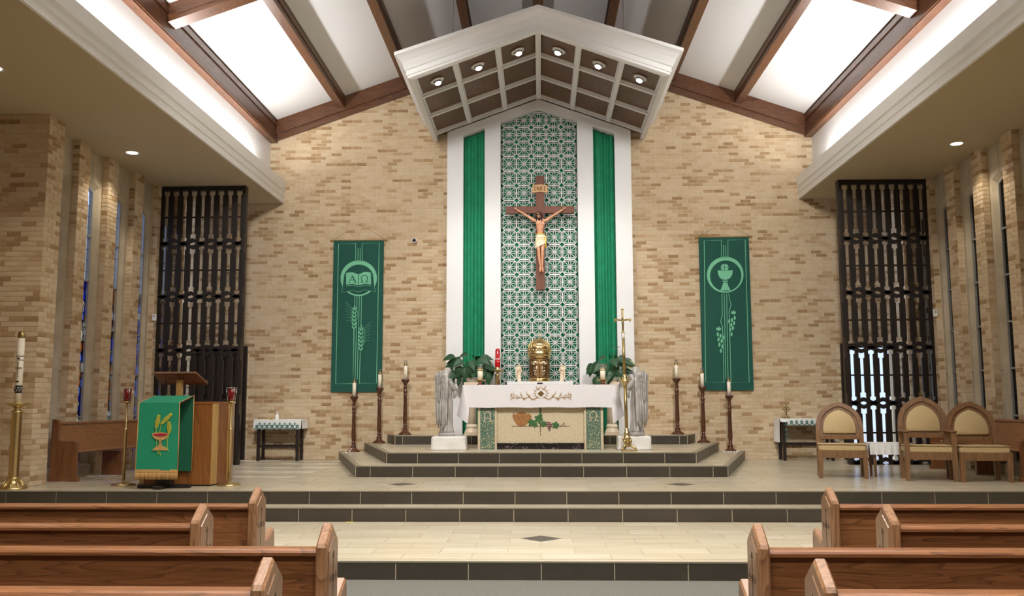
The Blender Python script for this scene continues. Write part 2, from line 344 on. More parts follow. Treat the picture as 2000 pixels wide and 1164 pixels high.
# --- floor: carpeted nave, tiled landing, step, sanctuary and three-tiered dais
floor = shell(B().box(-9.2, -8, -.2, 9.2, 8.32, 0).build('floor', 'carpet'), 'grey-green speckled carpet of the nave floor')
def slab(name, poly, z0, z1, label):
    return shell(B().prism(poly, z0, z1, 'z').build(name, 'groutl'), label)
R_ = lambda x0, y0, x1, y1: [(x0, y0), (x1, y0), (x1, y1), (x0, y1)]
LAND = R_(-9.2, 8.29, 9.2, 11.03); STEP = R_(-9.2, 11.0, 9.2, 11.42); SANC = R_(-9.2, 11.385, 9.2, 17.9)
DA = [(-2.705, 13.47), (2.705, 13.47), (3.86, 17.62), (-3.86, 17.62)]
DB = [(-2.356, 14.08), (2.356, 14.08), (3.37, 17.62), (-3.37, 17.62)]
DC = [(-2.66, 16.8), (2.66, 16.8), (2.93, 17.62), (-2.93, 17.62)]
fl = slab('floor_landing', LAND, -.2, .157, 'beige tiled landing below the sanctuary steps')
fs = slab('floor_step', STEP, -.2, .317, 'narrow tiled step below the sanctuary')
fn = slab('floor_sanctuary', SANC, -.2, .477, 'beige tiled sanctuary floor')
fa = slab('floor_dais_lower', DA, .40, .637, 'lowest tier of the altar dais')
fb = slab('floor_dais_middle', DB, .60, .797, 'middle tier of the altar dais carrying the altar')
fc = slab('floor_dais_upper', DC, .76, .957, 'uppermost tier of the altar dais against the wall')
TL, TD, TG = .635, .3175, .0065
TM = {}
def tile_mesh(k):
    if k not in TM:
        b = B().box(-TL/2+TG/2, -TD/2+TG/2, -.006, TL/2-TG/2, TD/2-TG/2, 0)
        o = b.build('tile', ('tile', 'tile2')[k]); TM[k] = o.data; bpy.data.objects.remove(o)
    return TM[k]
def tiles(parent, z, y0, y1, x0, x1, ystart, limit, skip=lambda x, y: False, poly=None):
    cells = []; r = 0; y = ystart
    while y > y0: y -= TD; r -= 1
    while y < y1:
        off = 0 if r % 2 == 0 else TL/2; k = math.floor((x0-off)/TL); x = k*TL+off
        while x < x1:
            if y+TD <= y1+.001 and y >= y0-.001 and x+TL/2 > x0 and x+TL/2 < x1 and not skip(x+TL/2, y+TD/2): cells.append((x+TL/2, y+TD/2))
            x += TL
        y += TD; r += 1
    cells.sort(key=lambda c: abs(c[0])*.6+c[1]); st = B()
    for i, (x, y) in enumerate(cells):
        if poly:
            p = clip([(x-TL/2+TG/2, y-TD/2+TG/2), (x+TL/2-TG/2, y-TD/2+TG/2), (x+TL/2-TG/2, y+TD/2-TG/2), (x-TL/2+TG/2, y+TD/2-TG/2)], edges(poly))
            if p: st.prism(p, z-.006, z, 'z', random.randint(0, 1))
        elif i < limit: inst('tile', tile_mesh(random.randint(0, 1)), parent, (x, y, z))
        else: st.box(x-TL/2+TG/2, y-TD/2+TG/2, z-.006, x+TL/2-TG/2, y+TD/2-TG/2, z, random.randint(0, 1))
    if st.v: tag(st.build('floor_tiles', ['tile', 'tile2'], parent, fix=False), kind='stuff')
tiles(fl, .16, 8.3, 11.03, -9.1, 9.1, 8.405, 200)
tiles(fs, .32, 11.0, 11.4, -9.1, 9.1, 11.075, 40)
tiles(fn, .48, 11.46, 17.9, -9.1, 9.1, 11.475, 300, lambda x, y: bool(y > 13.7 and abs(x) < 2.1+.25*(y-13.5)))
sh = lambda P, d: [(P[0][0]+d*.8, P[0][1]+d), (P[1][0]-d*.8, P[1][1]+d), (P[2][0]-d*1.2, P[2][1]), (P[3][0]+d*1.2, P[3][1])]
tiles(fa, .64, 13.3, 17.9, -4.5, 4.5, 13.55, 0, lambda x, y: bool(y > 14.5 and abs(x) < 1.7+.25*(y-14.1)), sh(DA, .07))
tiles(fb, .80, 14.0, 17.9, -4, 4, 14.16, 0, lambda x, y: bool(y > 17.2 and abs(x) < 2.2), sh(DB, .07))
tiles(fc, .96, 16.7, 17.9, -4, 4, 16.88, 0, lambda x, y: False, sh(DC, .07))
for p, z, x, y, r in ((fl, .16, 0, 9.655, .213), (fn, .48, -1.85, 12.31, .2), (fn, .48, 1.84, 12.3, .2)):
    B().prism([(x-r, y), (x, y-r), (x+r, y), (x, y+r)], z-.003, z+.0015, 'z').build('diamond_inlay', 'inlay', p)
def riser(parent, p0, p1, z0, z1, joint, L, lead=0):
    """dark riser tiles along p0->p1 (dais on the left hand), one joint at distance `joint` from p0, and a nosing strip"""
    p0, p1 = Vector((*p0, 0)), Vector((*p1, 0)); d = (p1-p0); T = d.length; d.normalize(); n = Vector((d.y, -d.x, 0))
    k = joint - math.ceil(joint/L)*L; cuts = [0]
    while k < T:
        if k > .02 and T-k > .02: cuts.append(k)
        k += L
    cuts.append(T)
    for a, b in zip(cuts, cuts[1:]):
        q = [p0+d*(a+.004), p0+d*(b-.004)]; q = [q[0]+n*.012, q[1]+n*.012, q[1]-n*.004, q[0]-n*.004]
        B().prism([(v.x, v.y) for v in q], z0+.003, z1-.014, 'z').build('riser_tile', random.choice(M['riser']), parent)
    q = [p0+n*.006, p1+n*.006, p1-n*.003, p0-n*.003]
    B().prism([(v.x, v.y) for v in q], z0+.001, z1-.012, 'z').build('joint_backing', 'groutp', parent)
    q = [p0+n*.016, p1+n*.016, p1-n*.012, p0-n*.012]
    B().prism([(v.x, v.y) for v in q], z1-.012, z1+.001, 'z').build('nosing', 'nosing', parent)
    q = [p0-n*.012, p1-n*.012, p1-n*.09, p0-n*.09]
    if lead: B().prism([(v.x, v.y) for v in q], z1-.004, z1, 'z').build('edge_tile', 'tile', parent)
riser(fl, (-9.1, 8.29), (9.1, 8.29), 0, .16, 9.1, .646, 1)
riser(fs, (-9.1, 11.0), (9.1, 11.0), .16, .32, 9.1+.32, .641, 1)
riser(fn, (-9.1, 11.385), (9.1, 11.385), .32, .48, 9.1+.3175, .635, 1)
for par, P, z0, z1, L in ((fa, DA, .48, .64, .623), (fb, DB, .64, .80, .627), (fc, DC, .80, .96, .63)):
    riser(par, P[0], P[1], z0, z1, -P[0][0], L); riser(par, P[1], P[2], z0, z1, 1.9, 2.0); riser(par, P[3], P[0], z0, z1, 2.0, 2.0)

# --- bricks
BL, BH, CP, BP = .194, .0575, .0677, .204     # brick length and height, course pitch, brick pitch
BW = [0]*34 + [1]*26 + [2]*14 + [3]*11 + [4]*6 + [5]*9
BMESH = {}
def brick_mesh(k):
    if k not in BMESH:
        o = B().box(-BL/2, 0, -BH/2, BL/2, .03, BH/2).build('brick', M['brick'][k]); BMESH[k] = o.data; bpy.data.objects.remove(o)
    return BMESH[k]
def nob(b, x0, y0, z0, x1, y1, z1, mi):       # a laid brick, five faces are enough
    b.box(x0, y0, z0, x1, y1, z1, mi)
wall = shell(B().prism([(-9.2, .3), (5.80, .3), (5.80, 5.5), (5.36, 5.5), (5.36, 7.1), (0, 8.98), (-5.36, 7.1), (-5.36, 5.5), (-9.2, 5.5)], WY+.006, WY+.3)
             .box(5.80, WY+.006, 2.62, 6.75, WY+.3, 5.5).box(6.75, WY+.006, .3, 9.2, WY+.3, 5.5).build('wall_back', 'mortar'), 'buff brick end wall behind the altar')
cells = []
for r in range(125):
    z = .48+.035+r*CP
    off = (r % 2)*BP/2
    for k in range(-36, 37):
        x = k*BP+off+.05
        if abs(x) > 7.25: continue
        if z > 5.46 and abs(x) > 5.28: continue
        if z > 6.95+.35*(5.31-abs(x)): continue
        if abs(x) < 1.6: continue
        if z < .98 and abs(x) < 2.8: continue
        if 5.72 < x < 6.83 and z < 2.68: continue
        if -6.83 < x < -5.72 and z < 2.66: continue
        cells.append((x, z))
vis = sorted([c for c in cells if 1.95 < abs(c[0]) < 4.9 and 1.9 < c[1] < 6.5 and not (2.95 < abs(c[0]) < 4.15 and c[1] < 4.9)], key=lambda c: abs(c[0])+.3*abs(c[1]-3.2))[:300]
vs = set(vis); st = B()
for c in cells:
    k = random.choice(BW)
    if c in vs: inst('brick', brick_mesh(k), wall, (c[0], WY+random.uniform(-.0015, .0015), c[1]))
    else:
        d = random.uniform(-.0015, .0015); nob(st, c[0]-BL/2, WY+d, c[1]-BH/2, c[0]+BL/2, WY+.03, c[1]+BH/2, k)
tag(st.build('brickwork', M['brick'], wall, fix=False), kind='stuff')

# --- window walls on both sides: brick piers, cast stone panels, pointed windows
PIERS = [13.13+.95*i for i in range(5)]; PW = .32; PX = 6.88; SX = 6.99
BAYS = [(12.30, 13.13, 12.82)] + [(PIERS[i]+PW, PIERS[i+1], PIERS[i]+PW+.315) for i in range(4)]
def side(s):
    name = 'left' if s < 0 else 'right'
    core = B(); m = .006
    def bx(x0, y0, z0, x1, y1, z1): core.box(min(s*x0, s*x1), y0, z0, max(s*x0, s*x1), y1, z1)
    bx(6.67+m, 11.89+m, .3, 9.2, 12.30, 5.6)
    for y in PIERS: bx(PX+m, y+m, .3, 7.12, min(y+PW, WY+.1), 5.6)
    w = shell(core.build('wall_'+name, 'mortar'), 'brick piers and stone panels of the %s window wall' % ('bright' if s < 0 else 'dark'))
    st = B(); near = []
    def put(kind, x, y, z, L):
        near.append((kind, x, y, z, L))
    for r in range(74):
        z = .48+.035+r*CP; o = r % 2
        # face of the big pier towards the nave
        x = 6.67 + (BP/2 if o else BP)
        put('f', 6.67+(.0 if not o else 0)+(.204 if not o else .102)/2+.06*0, 11.89, z, .194 if not o else .092)
        while x < 9.0: put('f', x+BP/2, 11.89, z, BL); x += BP
        for a, b in (((.0, .2), (.205, .41)) if o else ((.0, .1), (.105, .305), (.31, .41))): put('s', 6.67, 11.89+(a+b)/2, z, b-a-.009)
        for y in PIERS:
            for a, b in (((0, .2), (.2, .32)) if o else ((0, .12), (.12, .32))): put('s', PX, y+(a+b)/2, z, b-a-.009)
            put('f', PX+.055, y, z, .09)
    cand = [i for i, q in enumerate(near) if q[0] == 'f' and q[4] > .15 and (s < 0 and q[2] < 12 and q[1] < 7.35) or q[0] == 's' and q[4] > .15 and q[2] < 15]
    random.shuffle(cand); cand = set(sorted(cand, key=lambda i: near[i][2]*10 - (3 if near[i][0] == 'f' else 0))[:300])
    for i, (k, x, y, z, L) in enumerate(near):
        t = random.choice(BW)
        if i in cand:
            if k == 'f': inst('brick', brick_mesh(t), w, (s*(x), y, z), (0, 0, 0), (L/BL, 1, 1))
            else: inst('brick', brick_mesh(t), w, (s*x, y, z), (0, 0, s*-PI/2), (L/BL, 1, 1))
        elif k == 'f': nob(st, min(s*(x-L/2), s*(x+L/2)), y, z-BH/2, max(s*(x-L/2), s*(x+L/2)), y+.03, z+BH/2, t)
        else: nob(st, min(s*x, s*(x+.03)), y-L/2, z-BH/2, max(s*x, s*(x+.03)), y+L/2, z+BH/2, t)
    tag(st.build('brickwork', M['brick'], w, fix=False), kind='stuff')
    for wi, (y0, y1, yc) in enumerate(BAYS):
        hw, iw, dp = .235, .175, .075; z0, zs, za = .64, 4.96, 5.06; zi = 4.89; zai = 4.97
        X = lambda x: s*x
        b = B()
        def q(pts, x): return [(X(x), p[0], p[1]) for p in pts]
        for poly in ([(y0, .48), (yc-hw, .48), (yc-hw, 5.5), (y0, 5.5)], [(yc+hw, .48), (y1, .48), (y1, 5.5), (yc+hw, 5.5)],
                     [(yc-hw, zs), (yc-.004, za), (yc-.004, 5.5), (yc-hw, 5.5)], [(yc+.004, za), (yc+hw, zs), (yc+hw, 5.5), (yc+.004, 5.5)], [(yc-hw, .48), (yc+hw, .48), (yc+hw, z0), (yc-hw, z0)]):
            b.loft([q(poly, SX), q(poly, SX+.12)], caps=True)
        outer = [(yc-hw, z0), (yc+hw, z0), (yc+hw, zs), (yc, za), (yc-hw, zs)]; inner = [(yc-iw, z0+.02), (yc+iw, z0+.02), (yc+iw, zi), (yc, zai), (yc-iw, zi)]
        b.loft([q(outer, SX+.001), q(inner, SX+dp), q(inner, SX+.12)], caps=False)
        b.box(min(X(SX-.06), X(SX+.1)), yc-.27, .48, max(X(SX-.06), X(SX+.1)), yc+.27, .635)
        b.build('stone_panel', 'jamb', w)
        B().box(min(X(SX-.004), X(SX+.02)), y0, 2.02, max(X(SX-.004), X(SX+.02)), yc-hw-.001, 2.03).box(min(X(SX-.004), X(SX+.02)), yc+hw+.001, 2.02, max(X(SX-.004), X(SX+.02)), y1, 2.03).build('joint', 'grout', w)
        # the window itself
        fr = B(); fw_ = .03; inn2 = [(yc-iw+fw_, z0+.05), (yc+iw-fw_, z0+.05), (yc+iw-fw_, zi-.015), (yc, zai-.03), (yc-iw+fw_, zi-.015)]
        fr.loft([q(inner, SX+dp-.02), q(inn2, SX+dp-.02), q(inn2, SX+dp+.04), q(inner, SX+dp+.04), q(inner, SX+dp-.02)], caps=False)
        win = shell(fr.build('window_%d' % (wi+1 if s < 0 else wi+6), 'framem'), 'tall narrow pointed window with %s glass' % ('bright stained' if s < 0 else 'dark'))
        for lo, hi, mt in ((z0+.03, 3.46, 'stained' if s < 0 else 'stainedr'), (3.46, zai, 'pane' if s < 0 else 'stainedr')):
            B().prism([(yc-iw+.01, lo), (yc+iw-.01, lo), (yc+iw-.01, min(hi, zi-.01))] + ([(yc, hi-.01)] if hi > 4.5 else []) + [(yc-iw+.01, min(hi, zi-.01))], X(SX+dp+.01), X(SX+dp+.014), 'x').build('pane', mt, win)
        for zz in (1.35, 2.05, 2.75, 3.46, 4.17): B().box(min(X(SX+dp-.025), X(SX+dp+.02)), yc-iw, zz-.014, max(X(SX+dp-.025), X(SX+dp+.02)), yc+iw, zz+.014).build('saddle_bar', 'framem', win)
        ld = B()
        for dy in (-.05, .05): ld.box(min(X(SX+dp+.004), X(SX+dp+.009)), yc+dy-.004, z0+.05, max(X(SX+dp+.004), X(SX+dp+.009)), yc+dy+.004, 4.8)
        for k in range(23): ld.box(min(X(SX+dp+.004), X(SX+dp+.009)), yc-iw, .8+k*.175, max(X(SX+dp+.004), X(SX+dp+.009)), yc+iw, .806+k*.175)
        ld.build('lead_mullion', 'lead', win)
    # nave side wall and low tan ceiling
    shell(B().box(min(s*9, s*9.3), -8, 0, max(s*9, s*9.3), 11.95, 5.6).build('wall_nave_'+name, 'brownearth'), 'buff side wall of the nave')
    shell(B().box(min(s*5.09, s*9.3), -8, 5.494, max(s*5.09, s*9.3), 12.3, 5.6).box(min(s*5.09, s*7.16), 12.3, 5.494, max(s*5.09, s*7.16), 18, 5.6).build('ceiling_low_'+name, 'soffit'), 'low tan ceiling over the side aisle')
    # cornice that hides the cove lamps
    prof = [(5.09, 5.494), (5.055, 5.494), (5.055, 5.505), (5.065, 5.515), (5.065, 5.60), (5.045, 5.615), (5.045, 5.635), (5.06, 5.645), (5.06, 5.72), (5.035, 5.74), (5.035, 5.93), (5.10, 5.93), (5.10, 5.60), (5.09, 5.60)]
    shell(B().prism([(s*x, z) for x, z in prof], -8, WY+.005).build('trim_cornice_'+name, 'cream'), 'cream moulded cornice along the edge of the low ceiling')
    shell(B().box(min(s*5.36, s*5.5), -8, 5.5, max(s*5.36, s*5.5), 18, 7.2).build('wall_upper_'+name, 'plaster'), 'white upper wall lit from the cove')
    b = B().box(min(s*5.37, s*5.22), -8, 6.72, max(s*5.37, s*5.22), WY, 7.22).box(min(s*5.23, s*5.20), -8, 7.03, max(s*5.23, s*5.20), WY, 7.12).box(min(s*5.37, s*5.205), -8, 6.745, max(s*5.37, s*5.205), WY, 6.775)
    shell(b.build('trim_valley_beam_'+name, 'beamy'), 'brown wooden beam along the foot of the ceiling')
for s in (-1, 1): side(s)
shell(B().box(-9.3, -8.3, 0, 9.3, -8, 9.2).build('wall_nave_end', 'brownearth'), 'plain end wall of the nave')

# --- pitched ceiling: white panels, purlins, rafters
RAFT = [12.15+.26-5.15*k for k in range(5)]
ceil = shell(B().prism([(-5.5, 7.14), (0, GZ(0)+.08), (5.5, 7.14), (5.5, 7.3), (0, GZ(0)+.3), (-5.5, 7.3)], -8, 18).build('ceiling', 'plaster'), 'white pitched ceiling')
PUR = [0, 1.31, 2.62, 3.93]
ys = [-8] + sorted(y for r in RAFT for y in (r-.26, r) if y > -8) + [WY-.12]
spans = [(a, b) for a, b in zip(ys[::2], ys[1::2])]
for s in (-1, 1):
    for a, b in zip(PUR, PUR[1:]+[5.21]):
        for y0, y1 in spans:
            x0, x1 = a+(.08 if a else .06), b-(.08 if b < 5.2 else 0)
            B().add([(s*x0, y0, GZ(x0)), (s*x1, y0, GZ(x1)), (s*x1, y1, GZ(x1)), (s*x0, y1, GZ(x0)), (s*x0, y0, GZ(x0)+.05), (s*x1, y0, GZ(x1)+.05), (s*x1, y1, GZ(x1)+.05), (s*x0, y1, GZ(x0)+.05)],
                    [(0, 1, 2, 3), (4, 5, 6, 7), (0, 1, 5, 4), (2, 3, 7, 6), (0, 3, 7, 4), (1, 2, 6, 5)]).build('ceiling_panel', 'plaster', ceil)
    for x in PUR if s > 0 else PUR[1:]:
        zb = GZ(x)-.22
        B().box(s*x-.075, -8, zb, s*x+.075, WY-.1, zb+.3).box(s*x-.095, -8, zb+.10, s*x+.095, WY-.1, zb+.13).build('purlin', 'beamy', ceil)
    for r in RAFT:
        P = lambda x, d: (s*x, GZ(x)+d)
        B().prism([P(5.22, -.27), P(0, -.27), P(0, .1), P(5.22, .1)], r-.26, r).prism([P(5.22, -.2), P(0, -.2), P(0, -.16), P(5.22, -.16)], r-.275, r+.015).build('rafter', 'beam', ceil)
    P = lambda x, d: (s*x, GZ(x)+d)
    B().prism([P(5.22, -.26), P(0, -.26), P(0, .05), P(5.22, .05)], WY-.12, WY-.0).prism([P(5.3, -.40), P(0, -.40), P(0, -.25), P(5.3, -.25)], WY-.08, WY).prism([P(5.22, -.29), P(0, -.29), P(0, -.245), P(5.22, -.245)], WY-.135, WY).build('rake_beam', 'beam', ceil)
# slot vents in the white upper walls
for s in (-1, 1):
    v = B()
    v.box(min(s*5.352, s*5.362), 13.2, 6.02, max(s*5.352, s*5.362), 14.35, 6.07)
    o = v.build('slot_vent', 'plaster'); tag(o, 'thin slot vent in the white upper wall above the %s' % ('ambo' if s < 0 else 'presider chairs'), 'vent')
    B().box(min(s*5.349, s*5.353), 13.22, 6.035, max(s*5.349, s*5.353), 14.33, 6.055).build('slot', 'grout', o)

# --- downlights in the low ceilings
def downlight():
    t = thing('downlight', 'round recessed downlight in the low tan ceiling', 'light', (0, 0, 0))
    B().lathe([(.085, .0), (.115, -.006), (.115, 0), (.085, .012)], 24).build('trim_ring', 'white', t)
    B().lathe([(.001, -.004), (.085, -.004), (.085, -.001), (.001, -.001)], 24).build('lens', 'lampsoft', t)
    return t
t0 = downlight(); first = True
for s in (-1, 1):
    for y in CANS:
        L = 'round recessed downlight in the tan ceiling on the %s side, %s' % ('ambo' if s < 0 else 'chair', {13.85: 'beside the piers', 10.18: 'above the steps', 6.5: 'over the front pews', 2.8: 'over the rear pews'}[y])
        if first: t0.location = (s*6.42, y, 5.494); t0['label'] = L; t0['group'] = 'downlights in the low ceilings'; first = False
        else: dup(t0, (s*6.42, y, 5.494), 0, L)

# --- doors behind the two screens
for s in (-1, 1):
    x0, x1 = (-6.72, -5.76) if s < 0 else (5.80, 6.75)
    d = shell(B().box(x0-.07, WY-.07, .48, x0, WY+.05, 2.66).box(x1, WY-.07, .48, x1+.07, WY+.05, 2.66).box(x0, WY-.07, 2.58, x1, WY+.05, 2.66).build('door_%d' % (1 if s < 0 else 2), 'darkp'),
              'dark boarded door behind the lattice screen' if s < 0 else 'open doorway to daylight behind the lattice screen')
    if s < 0:
        for k in range(9): B().cbox(x0+k*.1067+.003, WY-.03, .49, x0+(k+1)*.1067-.003, WY+.0, 2.575, .008).build('board', 'darkp', d)
        B().box(x0, WY-.04, 1.55, x1, WY-.028, 1.62).build('rail', 'darkp', d)
    else:
        B().box(x0+.12, WY+.1, .5, x1, WY+.106, 2.58).build('pane', 'clear', d)
        B().box(x0, WY+.02, .48, x0+.12, WY+.12, 2.58).build('stile', 'benchz', d)
        B().box(x0+.25, WY+.9, .48, x0+.28, WY+1.2, 2.6).build('outer_post', 'benchz', d)
out = shell(B().box(-14, 17.9, -.4, 14, 40, .44).build('ground_outside', 'tile2'), 'pale paving outside the open doorway')

# ------------------------------------------------------------------ reredos: four posts, gabled heads, pierced tiles, green drapes
RZ = lambda x: 7.296-.365*abs(x)            # underside of the heads
SZ = lambda x: 7.50-.365*abs(x)             # underside of the canopy
rer = thing('reredos', 'tall white gabled reredos with pierced white tiles between broad posts', 'reredos', (0, 17.4, .96))
PY = 17.34
for x0, x1 in ((-1.782, -1.478), (-1.05, -.752), (.752, 1.05), (1.478, 1.782)):
    xm = (x0+x1)/2
    b = B().prism([(x0, 0), (x1, 0), (x1, SZ(x1)-.98), (x0, SZ(x0)-.98)], -.06, .195)
    e = .016
    b.prism([(x0-.006, 0), (x0+e, 0), (x0+e, SZ(x0)-.99), (x0-.006, SZ(x0)-.99)], -.068, .0).prism([(x1-e, 0), (x1+.006, 0), (x1+.006, SZ(x1)-.99), (x1-e, SZ(x1)-.99)], -.068, .0)
    b.build('post', 'white', rer)
for xa, xb in ((-1.478, -1.05), (-.752, 0), (0, .752), (1.05, 1.478)):
    B().prism([(xa, RZ(xa)-.96), (xb, RZ(xb)-.96), (xb, SZ(xb)-.98), (xa, SZ(xa)-.98)], -.05, .195).build('gable_head', 'white', rer)
# one pierced tile, shared by all
S = .2935
def pierced_tile():
    b = B(); h = S/2; d = .060; w = .011; y0, y1 = -.012, .012
    bar = lambda pts, ww=w: b.ribbon(pts, ww, y0, y1)
    for sx in (-1, 1):
        for sz in (-1, 1):
            bar([(sx*.012, sz*.012), (sx*(h-d/2), sz*(h-d/2))], .009)
            bar([(sx*(h-d), sz*h), (sx*h, sz*(h-d))], .014)
    for a in (0, 1):
        for sg in (-1, 1):
            sw = (lambda u, v: (u, v)) if a == 0 else (lambda u, v: (v, u))
            b.ribbon([sw(-h+d, sg*(h-.005)), sw(h-d, sg*(h-.005))], .010, y0-.002, y1)
            bar([sw(-h+d*.62, sg*(h-d*.62+.0)), sw(-h*.45, sg*(h-.034)), sw(h*.45, sg*(h-.034)), sw(h-d*.62, sg*(h-d*.62))], .0075)
            for q in (-1, 1):
                bar([sw(q*.008*0, sg*.01), sw(q*.02, sg*h*.42), sw(q*.023, sg*h*.6), sw(q*.012, sg*(h-.01))], .008)
    b.lathe([(.016, -.012), (.016, .012)], 8, (0, 0, 0)); b.v[-16:] = [(x, z, y) for x, y, z in b.v[-16:]]
    o = b.build('pierced_tile', 'white', fix=False); me = o.data; bpy.data.objects.remove(o); return me
pt = pierced_tile()
ZB = 6.954      # a row joint
for r in range(-20, 2):
    z = ZB+(r+.5)*S*1.0
    for k in range(-2, 3):
        if z+S/2 < 1.0 or z-S/2 > RZ(max(abs(k*S)-S/2, 0)): continue
        if z+S/2 > SZ(abs(k*S)+S/2)+.13: continue
        inst('pierced_tile', pt, rer, (k*S, .10, z-.96))
def drape(name, label, x0, x1, z0, ztop, y, folds, amp=.022, mt='greencloth'):
    n = int(folds*8); b = B(); rows = 8
    top = lambda x: ztop(x)
    random.seed(hash(name) % 97+int(x0*10)); ph = [random.uniform(-.5, .5) for _ in range(40)]
    for th, rev in ((0, 0),):
        ring = []
        for k in range(rows+1):
            t = k/rows; r = []
            for i in range(n+1):
                u = i/n; x = x0+(x1-x0)*u; w = math.sin(2*PI*(u*folds)+ph[int(u*folds)]*1.2)
                a = amp*(.55+.45*(1-t))*(1+.5*ph[int(u*folds)+7])
                r.append((x+.006*math.sin(9*t+u*20)*(1-t), y+a*w, z0+(top(x)-z0)*t))
            ring.append(r)
        back = [[(p[0], p[1]+.006, p[2]) for p in r] for r in ring]
        b.loft(ring, sm=True, closed=False); b.loft(back, sm=True, closed=False)
    o = b.build(name, mt); return tag(o, label, 'curtain', 'green drapes of the reredos')
drape('curtain', 'long green drape hanging in the narrow opening beside the lectern-side post', -1.476, -1.052, .97, lambda x: RZ(x)-.02, 17.495, 3.2, .046)
drape('curtain', 'long green drape hanging in the narrow opening behind the processional cross', 1.052, 1.476, .97, lambda x: RZ(x)-.02, 17.495, 3.2, .046)
drape('curtain', 'wide green backdrop drape behind the pierced white tiles', -.75, .75, .97, lambda x: RZ(x)-.0, 17.556, 9, .028)

# ------------------------------------------------------------------ hanging canopy with coffers and six spotlights
can = thing('canopy', 'white gabled canopy with brown coffers hung over the altar', 'canopy', (0, 15.7, 6.7))
OY, OZ = -15.7, -6.7
XE, YF, YB = 2.06, 14.06, 17.58
path = [((-XE, YB), (-1, 0)), ((-XE, YF), (-1, -1)), ((0, YF), (0, -1)), ((XE, YF), (1, -1)), ((XE, YB), (1, 0))]
prof = [(-.06, -.0), (-.06, -.03), (.0, -.035), (.03, -.03), (.035, .0), (.05, .005), (.055, .08), (.075, .09), (.085, .12), (.12, .2), (.165, .255), (.20, .275), (.22, .28), (.225, .33), (-.06, .33)]
rings = [[(p[0]+d[0]*o, p[1]+d[1]*o+OY, SZ(p[0])+h+OZ) for o, h in prof] for p, d in path]
B().loft(rings, caps=True).build('crown_moulding', 'white', can)
for s in (-1, 1):       # roof boards and end board
    B().add([(s*x, y+OY, SZ(x)+h+OZ) for h in (.20, .26) for x, y in ((0, YF), (XE, YF), (XE, YB), (0, YB))], [(0, 1, 2, 3), (4, 5, 6, 7), (0, 1, 5, 4), (1, 2, 6, 5), (2, 3, 7, 6)]).build('roof_board', 'beam', can)
XS = [.0, .66, 1.355, XE-.03]; YS = [YF+.02, 15.15, 16.22, 17.3]
def slopebox(x0, x1, y0, y1, h0, h1, name, mt):
    lo, hi = min(x0, x1), max(x0, x1)
    vs = [(x, y+OY, SZ(x)+h+OZ) for h in (h0, h1) for x, y in ((lo, y0), (hi, y0), (hi, y1), (lo, y1))]
    return B().add(vs, [(0, 1, 2, 3), (4, 5, 6, 7), (0, 1, 5, 4), (1, 2, 6, 5), (2, 3, 7, 6), (3, 0, 4, 7)]).build(name, mt, can)
for s in (-1, 1):
    for i in range(3):
        for j in range(3):
            slopebox(s*(XS[i]+.0), s*(XS[i+1]), YS[j], YS[j+1], .06, .085, 'coffer_panel', 'brownp')
    for i, x in enumerate(XS):
        if i: slopebox(s*(x-.035), s*(x+.035), YF, YS[3]+.05, -.005, .07, 'long_rib', 'white'); slopebox(s*(x-.05), s*(x+.05), YF, YS[3], .035, .062, 'long_bead', 'white')
    for j, y in enumerate(YS):
        slopebox(s*0, s*XE, y-.035, y+.035, -.002, .068, 'cross_rib', 'white'); slopebox(s*0, s*XE, y-.055, y+.055, .035, .061, 'cross_bead', 'white')
B().prism([(-.045, SZ(.045)-.008+OZ), (0, SZ(0)-.008+OZ), (.045, SZ(.045)-.008+OZ), (.045, SZ(0)+.07+OZ), (-.045, SZ(0)+.07+OZ)], YF+OY, YB+OY-.15).build('ridge_rib', 'white', can)
for x in (-1.42, 1.42):
    B().tube([(x, 14.6+OY, SZ(x)+.2+OZ), (x, 14.6+OY, GZ(x)+OZ)], .006, 6).build('suspension_wire', 'steel', can)
def spotlight():
    t = thing('spotlight', '', 'light')
    B().lathe([(.07, .0), (.115, -.004), (.12, -.012), (.10, -.03), (.075, -.032), (.07, 0)], 20).build('trim_ring', 'white', t)
    b = B().lathe([(.012, .0), (.05, -.0), (.066, -.03), (.062, -.075), (.056, -.08), (.05, -.06), (.012, -.055)], 18); b.xf(Matrix.Rotation(math.radians(-18), 4, 'X')); b.build('lamp_housing', 'steel', t)
    b = B().lathe([(.002, -.076), (.052, -.074), (.052, -.064), (.002, -.064)], 18); b.xf(Matrix.Rotation(math.radians(-18), 4, 'X')); b.build('lens', 'lamp', t)
    return t
s0 = spotlight(); s0['group'] = 'spotlights in the canopy'
LP = [(s*x, 14.72) for s in (-1, 1) for x in (1.70, 1.02, .35)]
order = ['outermost', 'middle', 'innermost']
for i, (x, y) in enumerate(LP):
    lab = '%s canopy spotlight on the slope towards the %s' % (order[i % 3], 'ambo' if x < 0 else 'presider chairs')
    z = SZ(x)+.055
    o = s0 if i == 0 else dup(s0, (x, y, z), 0, lab)
    o.location = (x, y, z); o['label'] = lab; o.rotation_euler.y = math.atan(.365)*(1 if x > 0 else -1)
    spot('canopy_beam', (x, y, z-.12), (x*.8, 16.4, 1.0), 55, 95, .6, (1, .97, .92), .05)

